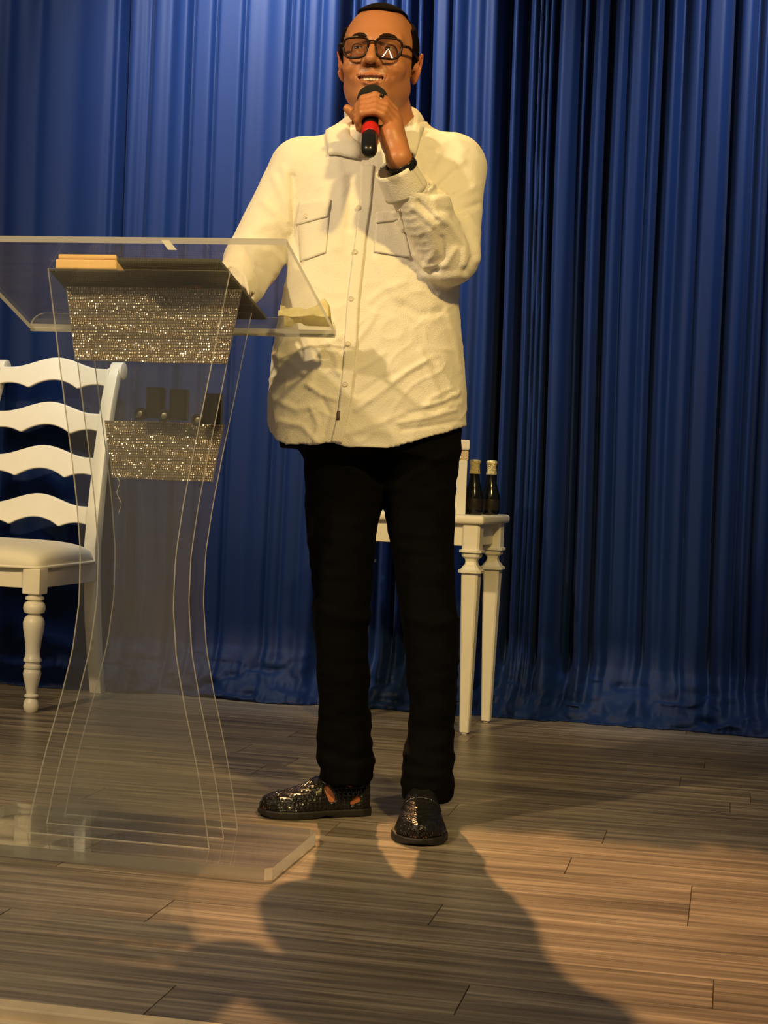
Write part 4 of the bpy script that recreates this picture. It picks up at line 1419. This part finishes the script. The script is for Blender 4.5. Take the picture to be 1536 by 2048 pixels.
# ---- shoes
def build_shoe(S, tagl):
    L = S[2]
    def up(q):
        d = shoe_outer(q, L)
        d = np.maximum(d, -(shoe_outer(q, L, -.0045)))
        d = np.maximum(d, .017 - q[:, 2])
        y = q[:, 1] / (L / 2)
        # foot opening and the cut-outs in front of and behind the ankle strap
        d = smax(d, -d_ell(q, (0, L * .24, .112), (.032, .055, .038)), .003)
        for s in (-1, 1):
            d = smax(d, -d_cone(q, (s * .036, L * .050, .074), (s * .044, L * .110, .044), .006, .0100), .002)
            d = smax(d, -d_cone(q, (s * .040, L * .300, .032), (s * .040, L * .355, .040), .007, .009), .002)
            for k in range(4):
                yy = -L * (.285 - .028 * k)
                d = smax(d, -d_cone(q, (s * .055, yy, .030), (s * .040, yy - .004, .052), .0018, .0022), .001)
        # toe cap seam ridge
        d = d - .0012 * np.exp(-((y + .70) / .03) ** 2)
        return d
    o, v, f = sdf_mesh('shoe', up, (-.07, -L / 2 - .012, -.004), (.07, L / 2 + .012, .135), .0026, 'weave', man)
    o.location = Vector(S[0]); o.rotation_euler = (0, 0, S[1])
    def sole(q):
        y = q[:, 1] / (L / 2)
        w = np.interp(y, [-1.03, -.95, -.75, -.45, 0, .45, .8, .97, 1.03], [.006, .032, .0525, .0615, .053, .043, .0425, .032, .006])
        d = np.maximum(np.abs(q[:, 0]) - w, np.abs(y) * L / 2 - L / 2 * 1.03)
        top = .018 + 0 * y
        bot = np.where((y > .18), .0, .003 * np.clip((y - .0) / .18, 0, 1) * 0) + .006 * np.clip((-y - .75) / .25, 0, 1) ** 2 + .005 * np.exp(-((y - .1) / .14) ** 2)
        return smax(d, np.maximum(q[:, 2] - top, bot - q[:, 2]), .003)
    s, v, f = sdf_mesh('sole', sole, (-.07, -L / 2 - .016, -.004), (.07, L / 2 + .016, .028), .0022, 'rubber', o)
    # smooth toe cap and instep strap
    def strap(q):
        y = q[:, 1] / (L / 2)
        d = shoe_outer(q, L, .0022)
        d = np.maximum(d, -(shoe_outer(q, L, -.001)))
        return np.maximum(d, np.maximum(np.abs(y + .03) - .075, .050 - q[:, 2]))
    sdf_mesh('strap', strap, (-.07, -L / 2 - .012, .0), (.07, L / 2 + .012, .135), .0024, 'black_leather', o)
    def cap(q):
        y = q[:, 1] / (L / 2)
        d = shoe_outer(q, L, .0016)
        d = np.maximum(d, -(shoe_outer(q, L, -.001)))
        return np.maximum(d, np.maximum(y + .72 - .20 * np.exp(-(q[:, 0] / .016) ** 2), .017 - q[:, 2]))
    sdf_mesh('toe_cap', cap, (-.07, -L / 2 - .012, .0), (.07, L / 2 + .012, .135), .0024, 'black_leather', o)
    return o
build_shoe(SA, ''); build_shoe(SB, '')

# ---- trousers
LN = lambda a, b: (a, b)
def seg_dist(u, v, line):
    best = None
    for (x0, y0), (x1, y1) in zip(line, line[1:]):
        dx, dy = x1 - x0, y1 - y0
        t = np.clip(((u - x0) * dx + (v - y0) * dy) / (dx * dx + dy * dy), 0, 1)
        d = np.hypot(u - x0 - t * dx, v - y0 - t * dy)
        best = d if best is None else np.minimum(best, d)
    return best
def trousers_sdf(p):
    z = p[:, 2]
    def leg(T, z0):
        e = tube_sdf(p, T, 0, 2.2)
        return np.maximum(e, z0 - z)
    a = leg(RL, .079); b = leg(RR, .055)
    a = smax(a, z - .895, .02); b = smax(b, z - .895, .02)
    d = smin(a, b, .018)
    wst = tube_sdf(p, TORSO, .022)
    wst = np.maximum(wst, np.maximum(.83 - z, z - 1.02))
    d = smin(d, wst, .03)
    return d
def trouser_post(v, n):
    u, w = to_px(v)
    low = np.clip((.42 - v[:, 2]) / .3, 0, 1)
    d = .0035 * vnoise(v * [1, 1, 2.2], 9, 21) + .0022 * vnoise(v * [1, 1, 2.5], 24, 22) * (1 + low)
    for ln, am, wd in [([(610, 905), (700, 935), (760, 975)], .004, 10), ([(915, 900), (850, 935), (775, 985)], .004, 10), ([(640, 1475), (700, 1500), (742, 1488)], .003, 10), ([(640, 1520), (690, 1535), (742, 1520)], .003, 9),
                       ([(812, 1505), (860, 1530), (905, 1515)], .003, 10), ([(806, 1560), (850, 1580), (904, 1560)], .003, 10), ([(630, 1210), (690, 1240), (738, 1235)], .005, 12), ([(805, 1230), (860, 1250), (915, 1240)], .005, 12)]:
        d += am * np.exp(-(seg_dist(u, w, ln) / wd) ** 2)
    return v + n * d[:, None]
sdf_mesh('trousers', trousers_sdf, (-.30, -.19, .04), (.26, .20, 1.04), .0045, 'trousers', man, post=trouser_post)

# ---- shirt
HEM = [(-.30, .0)]
hem_px = [(530, 835), (540, 862), (552, 880), (572, 889), (620, 889), (665, 887), (700, 896), (770, 898), (840, 880), (880, 868), (920, 856), (940, 850)]
hx = []; hz = []
for u, v in hem_px:
    q = lp(u, v, -.12 if 560 < u < 900 else -.05)
    hx.append(q[0]); hz.append(q[2])
hx = np.array(hx); hz = np.array(hz)
CUFF = lp(791, 338, -.250)
CA = (EL - WR) / np.linalg.norm(EL - WR)
def shirt_solid(p, s=0.0):
    d = tube_sdf(p, TORSO, s, 2.4)
    a0, a1 = lp(715, 312, .03), lp(815, 300, .03)
    s0, s1 = SHL + [.008, 0, .0], SHR + [-.004, 0, .0]
    d = smin(d, d_cone(p, a0, s0, .058 - s, .066 - s), .04)
    d = smin(d, d_cone(p, a1, s1, .062 - s, .070 - s), .04)
    # sleeves
    d = smin(d, smin(d_cone(p, SHR, EL + [.003, .01, .01], .072 - s, .064 - s), d_chain(p, [EL, EL + (WR - EL) * .45, CUFF], [.062 - s, .057 - s, .0405 - s], .01), .02), .022)
    d = smin(d, smin(d_cone(p, SHL, ELL + [0, .01, .01], .072 - s, .062 - s), d_chain(p, [ELL, ELL + (RW - ELL) * .5, RW + (RH - RW) * .15], [.060 - s, .056 - s, .045 - s], .01), .02), .022)
    return d
def shirt_sdf(p):
    d = shirt_solid(p)
    hem = np.interp(p[:, 0], hx, hz)
    d = np.maximum(d, hem - p[:, 2])
    inner = shirt_solid(p, .006)
    low = np.maximum(inner, p[:, 2] - hem - .09)
    d = np.maximum(d, -low)
    # neck opening with a short V, cuff opening
    n0 = lp(768, 280, .03); n1 = lp(770, 190, .02)
    d = np.maximum(d, -d_cone(p, n0, n1, .074, .125))
    vv = d_cone(p, lp(733, 306, -.11), lp(755, 225, -.10), .016, .074)
    d = np.maximum(d, -vv)
    for w, c, r in ((WR, CUFF, .034), (RH, RW, .036)):
        ax = (w - c) / np.linalg.norm(w - c)
        m = ((p - c) @ ax)
        rad = np.sqrt(np.maximum(((p - c) ** 2).sum(1) - m * m, 0))
        near = rad < .08
        cut = np.where(near, np.minimum(m + .012, .0 + r - rad + 0 * m), -1)
        d = np.where(near & (m > -.03), np.maximum(d, np.minimum(m + .014, .05)), d)
        d = np.where(near & (m > -.06), np.maximum(d, -np.maximum(rad - r, -(m + .05))), d)
    return d
# fold lines read from the cloth: polyline in photo pixels, height (m), half width (px)
def Z2(pts):            # from the zoomed crop (origin 440,200; scale 1536/560)
    return [(440 + x / 2.743, 200 + y / 2.743) for x, y in pts]
FOLDS = [
    # lower front, image-right of the placket
    (Z2([(745, 1700), (900, 1590), (1030, 1490), (1130, 1430)]), .0045, 5), (Z2([(740, 1330), (800, 1260), (850, 1180)]), .0035, 6), (Z2([(980, 1770), (1150, 1740), (1290, 1700)]), .0055, 4.5),
    (Z2([(1000, 1810), (1150, 1790), (1310, 1760)]), -.0045, 4), (Z2([(1040, 1720), (1180, 1690), (1310, 1640)]), -.0045, 4.5), (Z2([(1120, 1680), (1230, 1650), (1310, 1600)]), .0045, 4.5),
    (Z2([(1100, 1380), (1150, 1500), (1200, 1620)]), .0045, 7), (Z2([(1200, 1450), (1260, 1560), (1310, 1660)]), .0040, 6), (Z2([(1240, 1150), (1290, 1300), (1320, 1480)]), .004, 6),
    (Z2([(820, 1100), (900, 1040), (1010, 1000)]), .003, 7), (Z2([(860, 880), (900, 980), (960, 1080)]), .004, 9), (Z2([(1010, 1130), (1100, 1180), (1230, 1160)]), -.005, 9),
    (Z2([(720, 1500), (830, 1440), (900, 1390)]), .003, 5), (Z2([(760, 1620), (870, 1540), (960, 1500)]), -.003, 5), (Z2([(700, 1830), (860, 1780), (1000, 1720)]), .003, 6),
    # lower front, image-left
    (Z2([(300, 1400), (390, 1440), (460, 1500)]), .005, 7), (Z2([(290, 1560), (370, 1540), (450, 1520)]), -.005, 6), (Z2([(300, 1640), (420, 1700), (520, 1680)]), .0045, 7),
    (Z2([(330, 1760), (450, 1790), (540, 1880)]), .004, 6), (Z2([(480, 1560), (560, 1620), (630, 1640)]), .0045, 5), (Z2([(500, 1690), (540, 1780), (520, 1870)]), .0045, 6), (Z2([(560, 1640), (600, 1720), (570, 1830)]), -.004, 5),
    (Z2([(480, 1300), (520, 1420), (500, 1560)]), .005, 9), (Z2([(600, 1330), (640, 1420), (650, 1500)]), .004, 6), (Z2([(570, 1180), (640, 1260), (660, 1310)]), .003, 6),
    # chest
    (Z2([(715, 430), (712, 560), (705, 700)]), -.006, 9), (Z2([(640, 330), (665, 450), (670, 600), (650, 800)]), .005, 12), (Z2([(395, 420), (400, 560), (402, 700), (430, 900)]), -.009, 7), (Z2([(350, 380), (385, 520), (388, 700)]), .005, 8),
    (Z2([(560, 480), (600, 700), (590, 900)]), .003, 14), (Z2([(820, 560), (880, 640), (920, 740)]), .003, 9),
    # left sleeve (image left)
    (Z2([(300, 430), (340, 520), (370, 660)]), .0055, 9), (Z2([(240, 560), (300, 620), (360, 720)]), .004, 8), (Z2([(190, 830), (290, 830), (350, 900)]), .005, 8), (Z2([(130, 900), (210, 1000), (240, 1100)]), .0045, 7),
    (Z2([(210, 900), (280, 950), (345, 1010)]), -.005, 6), (Z2([(150, 740), (220, 690), (300, 680)]), .003, 9), (Z2([(260, 1130), (300, 1060), (350, 1020)]), .006, 6),
    # raised sleeve
    (Z2([(1110, 480), (1160, 520), (1220, 450), (1290, 380)]), -.009, 6), (Z2([(1130, 430), (1170, 480), (1250, 400), (1330, 340)]), .006, 8), (Z2([(1180, 540), (1290, 530), (1390, 480)]), .006, 8),
    (Z2([(1210, 600), (1300, 610), (1420, 570)]), -.007, 7), (Z2([(1190, 640), (1260, 680), (1340, 800), (1340, 900)]), .008, 9), (Z2([(1290, 640), (1360, 720), (1400, 850), (1350, 940)]), -.009, 7),
    (Z2([(1360, 640), (1430, 740), (1420, 880)]), .007, 8), (Z2([(1220, 760), (1230, 860), (1180, 930)]), -.007, 6), (Z2([(1150, 720), (1180, 820), (1130, 910)]), .006, 7), (Z2([(1070, 850), (1150, 930), (1240, 900), (1290, 820)]), .006, 7),
    (Z2([(1050, 880), (1110, 945), (1200, 935)]), -.007, 5), (Z2([(1110, 960), (1220, 980), (1330, 960)]), .005, 9), (Z2([(1090, 560), (1150, 620), (1190, 660)]), -.007, 5), (Z2([(1060, 590), (1120, 640), (1170, 690)]), .005, 6),
    (Z2([(1100, 170), (1200, 250), (1170, 330)]), .004, 9), (Z2([(1230, 250), (1180, 330), (1110, 420)]), .005, 9), (Z2([(1290, 200), (1340, 270), (1300, 330)]), .004, 9), (Z2([(1080, 300), (1110, 400), (1100, 480)]), -.005, 9)]
# short pleats along the forearm's lower seam
for k in range(9):
    a = (985 + k * 20, 610 + k * 42)
    FOLDS.append((Z2([a, (a[0] + 42, a[1] + 6), (a[0] + 66, a[1] - 6)]), (.0022 if k % 2 else .0014), 3.2))
def shirt_post(v, n):
    u, w = to_px(v)
    face = np.clip(-n[:, 1] * 1.8 + .25, 0, 1)
    d = np.zeros(len(v))
    for ln, am, wd in FOLDS:
        a = np.array(ln)
        m = (u > a[:, 0].min() - 3 * wd) & (u < a[:, 0].max() + 3 * wd) & (w > a[:, 1].min() - 3 * wd) & (w < a[:, 1].max() + 3 * wd)
        if m.any():
            d[m] += am * np.exp(-(seg_dist(u[m], w[m], ln) / wd) ** 2)
    # crisp crumple lines where the cloth hangs
    lowz = np.clip((1.25 - v[:, 2]) / .25, 0, 1)
    warp = v + .02 * np.stack([vnoise(v, 9, 31), vnoise(v, 9, 32), vnoise(v, 9, 33)], 1)
    r = 1 - np.abs(vnoise(warp * [1, 1, 1.3], 13, 34))
    r2 = 1 - np.abs(vnoise(warp * [1.2, 1, 1], 27, 35))
    rot = np.stack([warp[:, 0] * .7 + warp[:, 2] * .7, warp[:, 1], -warp[:, 0] * .7 + warp[:, 2] * .7], 1)
    r3 = 1 - np.abs(vnoise(rot * [1, 1, 2.4], 11, 36))
    d = d * face
    d = d * .74
    d += (.25 + .50 * lowz) * (.0026 * r ** 4 + .0012 * r2 ** 3 + .0034 * r3 ** 6) - .0015
    return v + n * d[:, None]
shirt, SV, SF = sdf_mesh('shirt', shirt_sdf, (-.46, -.40, .80), (.34, .24, 1.66), .0038, 'shirt', man, post=shirt_post)
ST = BVHTree.FromPolygons([tuple(v) for v in SV], [tuple(int(i) for i in f) for f in SF])
def drop(u, v, off):
    """lay a photo point on the cloth"""
    r = Rp.T @ px_ray(u, v)
    r = r / np.linalg.norm(r)
    h = ST.ray_cast(Vector(lC), Vector(r), 9)
    if h[0] is None:
        return P(u, v, -.12)
    return np.array(h[0]) - r * off
def smooth_grid(G, it=2):
    for _ in range(it):
        H = G.copy()
        H[1:-1, 1:-1] = (G[1:-1, 1:-1] * 2 + G[:-2, 1:-1] + G[2:, 1:-1] + G[1:-1, :-2] + G[1:-1, 2:]) / 6
        G = H
    return G
def patch(name, TL, TR, BR, BL, nu, nv, off, material, parent, thick=.0012, bow=None):
    G = np.zeros((nu, nv, 3))
    for i in range(nu):
        for j in range(nv):
            s, t = i / (nu - 1), j / (nv - 1)
            u = (TL[0] * (1 - s) + TR[0] * s) * (1 - t) + (BL[0] * (1 - s) + BR[0] * s) * t
            v = (TL[1] * (1 - s) + TR[1] * s) * (1 - t) + (BL[1] * (1 - s) + BR[1] * s) * t
            if bow: v += bow * math.sin(math.pi * s) * t
            G[i, j] = drop(u, v, off)
    G = smooth_grid(G)
    o = pydata(name, G.reshape(-1, 3), [q[::-1] for q in grid_faces(nu, nv)], material, parent, True)
    md = o.modifiers.new('t', 'SOLIDIFY'); md.thickness = thick; md.offset = -1
    return o
# placket, following its slightly slanted line
pl = [(722, 330, 748, 330), (719, 410, 741, 410), (712, 470, 732, 470), (705, 520, 727, 520), (695, 600, 718, 600), (689, 690, 713, 690), (684, 760, 707, 760), (675, 830, 697, 830), (662, 884, 684, 886)]
G = []
NN = 90
for i in range(NN):
    t = i / (NN - 1) * (len(pl) - 1)
    k = min(int(t), len(pl) - 2); f = t - k
    a = [pl[k][q] * (1 - f) + pl[k + 1][q] * f for q in range(4)]
    G.append([drop(a[0] + (a[2] - a[0]) * s, a[1] + (a[3] - a[1]) * s, .0028) for s in np.linspace(0, 1, 6)])
G = smooth_grid(np.array(G), 3)
o = pydata('placket', G.reshape(-1, 3), grid_faces(NN, 6), 'shirt', shirt, True)
md = o.modifiers.new('t', 'SOLIDIFY'); md.thickness = .0022; md.offset = 0
bt = None
for (u, v) in [(713, 415), (706, 503), (698, 597), (692, 687), (686, 768)]:
    bm = bmesh.new()
    lathe(bm, [(.0015, .0), (.0052, 0), (.0056, .0008), (.0056, .0016), (.0044, .0018), (.0040, .0012), (.001, .0012)], n=18)
    b = frombm('button', bm, 'button', o, smooth=True)
    b.location = Vector(drop(u + 4, v, .0042))
    b.rotation_euler = (RAD(90), 0, 0)
lb = patch('tag_label', (674, 822), (680, 822), (679, 840), (673, 840), 3, 5, .0048, 'label', shirt)
lb['label'] = 'small dark tag near the hem'
# chest pockets: bag, pleat and flap
pk = patch('pocket', (594, 424), (659, 418), (651, 505), (600, 524), 14, 18, .0034, 'shirt', shirt, .0020)
fl = patch('pocket_flap', (597, 405), (661, 398), (655, 433), (589, 451), 14, 10, .0062, 'shirt', shirt, .0024)
fl.parent = pk
bm = bmesh.new(); lathe(bm, [(.0015, .0), (.0052, 0), (.0056, .0008), (.0056, .0016), (.001, .0016)], n=18)
b = frombm('button', bm, 'button', pk, smooth=True); b.location = Vector(drop(612, 431, .0085)); b.rotation_euler = (RAD(90), 0, 0)
pk2 = patch('pocket', (752, 440), (803, 436), (822, 516), (748, 504), 14, 18, .0034, 'shirt', shirt, .0020)
fl2 = patch('pocket_flap', (751, 424), (798, 420), (802, 440), (752, 446), 12, 8, .0062, 'shirt', shirt, .0024)
fl2.parent = pk2
# collar: two leaves falling from a stand around the neck
def leaf(name, top, bot, n=16, m=7, lift=.010):
    top = np.array(top); bot = np.array(bot)
    def samp(A, t):
        L = np.linspace(0, 1, len(A))
        return np.array([np.interp(t, L, A[:, k]) for k in range(3)])
    V = []
    for i in range(n):
        a = samp(top, i / (n - 1)); b = samp(bot, i / (n - 1))
        for j in range(m):
            t = j / (m - 1)
            q = a * (1 - t) + b * t
            q = q + np.array([0, -.006, .004]) * math.sin(math.pi * t) * 1.2
            hit = ST.find_nearest(Vector(q), .06)
            if hit[0] is not None and t > .12:
                nv = np.array(hit[1]); sp = np.array(hit[0])
                sd = (q - sp) @ nv
                need = .0065 + .004 * math.sin(math.pi * t)
                if sd < need:
                    q = q + nv * (need - sd)
            V.append(q)
    o = pydata(name, V, grid_faces(n, m), 'shirt', shirt, True)
    md = o.modifiers.new('t', 'SOLIDIFY'); md.thickness = .0026; md.offset = 0
    return o
def D(u, v, off=.006): return drop(u, v, off)
leaf('collar', [lp(770, 205, .095), lp(735, 214, .075), lp(709, 226, .035), lp(703, 245, -.010), lp(706, 275, -.055), lp(722, 305, -.100)],
     [lp(765, 235, .115), lp(715, 250, .085), lp(680, 258, .045), lp(656, 274, .0), D(655, 309, .008), D(717, 318, .008)])
leaf('collar', [lp(775, 205, .095), lp(806, 208, .075), lp(824, 215, .045), lp(820, 238, -.005), lp(806, 262, -.045), lp(786, 286, -.085)],
     [lp(778, 235, .115), lp(826, 236, .085), lp(849, 242, .055), lp(845, 262, .0), D(832, 311, .008), D(800, 290, .010)])
# cuff of the raised sleeve
def ring_band(c, ax, r0, r1, length, name, material, parent, thick=.002, seed=1):
    ax = ax / np.linalg.norm(ax)
    a = np.cross(ax, [0, 0, 1.0]); a /= np.linalg.norm(a); b = np.cross(ax, a)
    V = []
    n, m = 44, 8
    for j in range(m):
        t = j / (m - 1)
        for i in range(n + 1):
            th = 2 * math.pi * i / n
            r = r0 + (r1 - r0) * t + .0016 * math.sin(3 * th + seed) 
            V.append(c + ax * length * t + (a * math.cos(th) + b * math.sin(th)) * r)
    Fc = [(j * (n + 1) + i, j * (n + 1) + i + 1, (j + 1) * (n + 1) + i + 1, (j + 1) * (n + 1) + i) for j in range(m - 1) for i in range(n)]
    o = pydata(name, V, Fc, material, parent, True)
    md = o.modifiers.new('t', 'SOLIDIFY'); md.thickness = thick; md.offset = 1
    return o
ring_band(CUFF - CA * .006, CA, .0395, .0455, .062, 'cuff', 'shirt', shirt, .003)
wt = ring_band(WR + CA * .006, CA, .0285, .0300, .016, 'watch_strap', 'black_leather', man, .004)
wt['label'] = 'dark watch strap at the cuff'
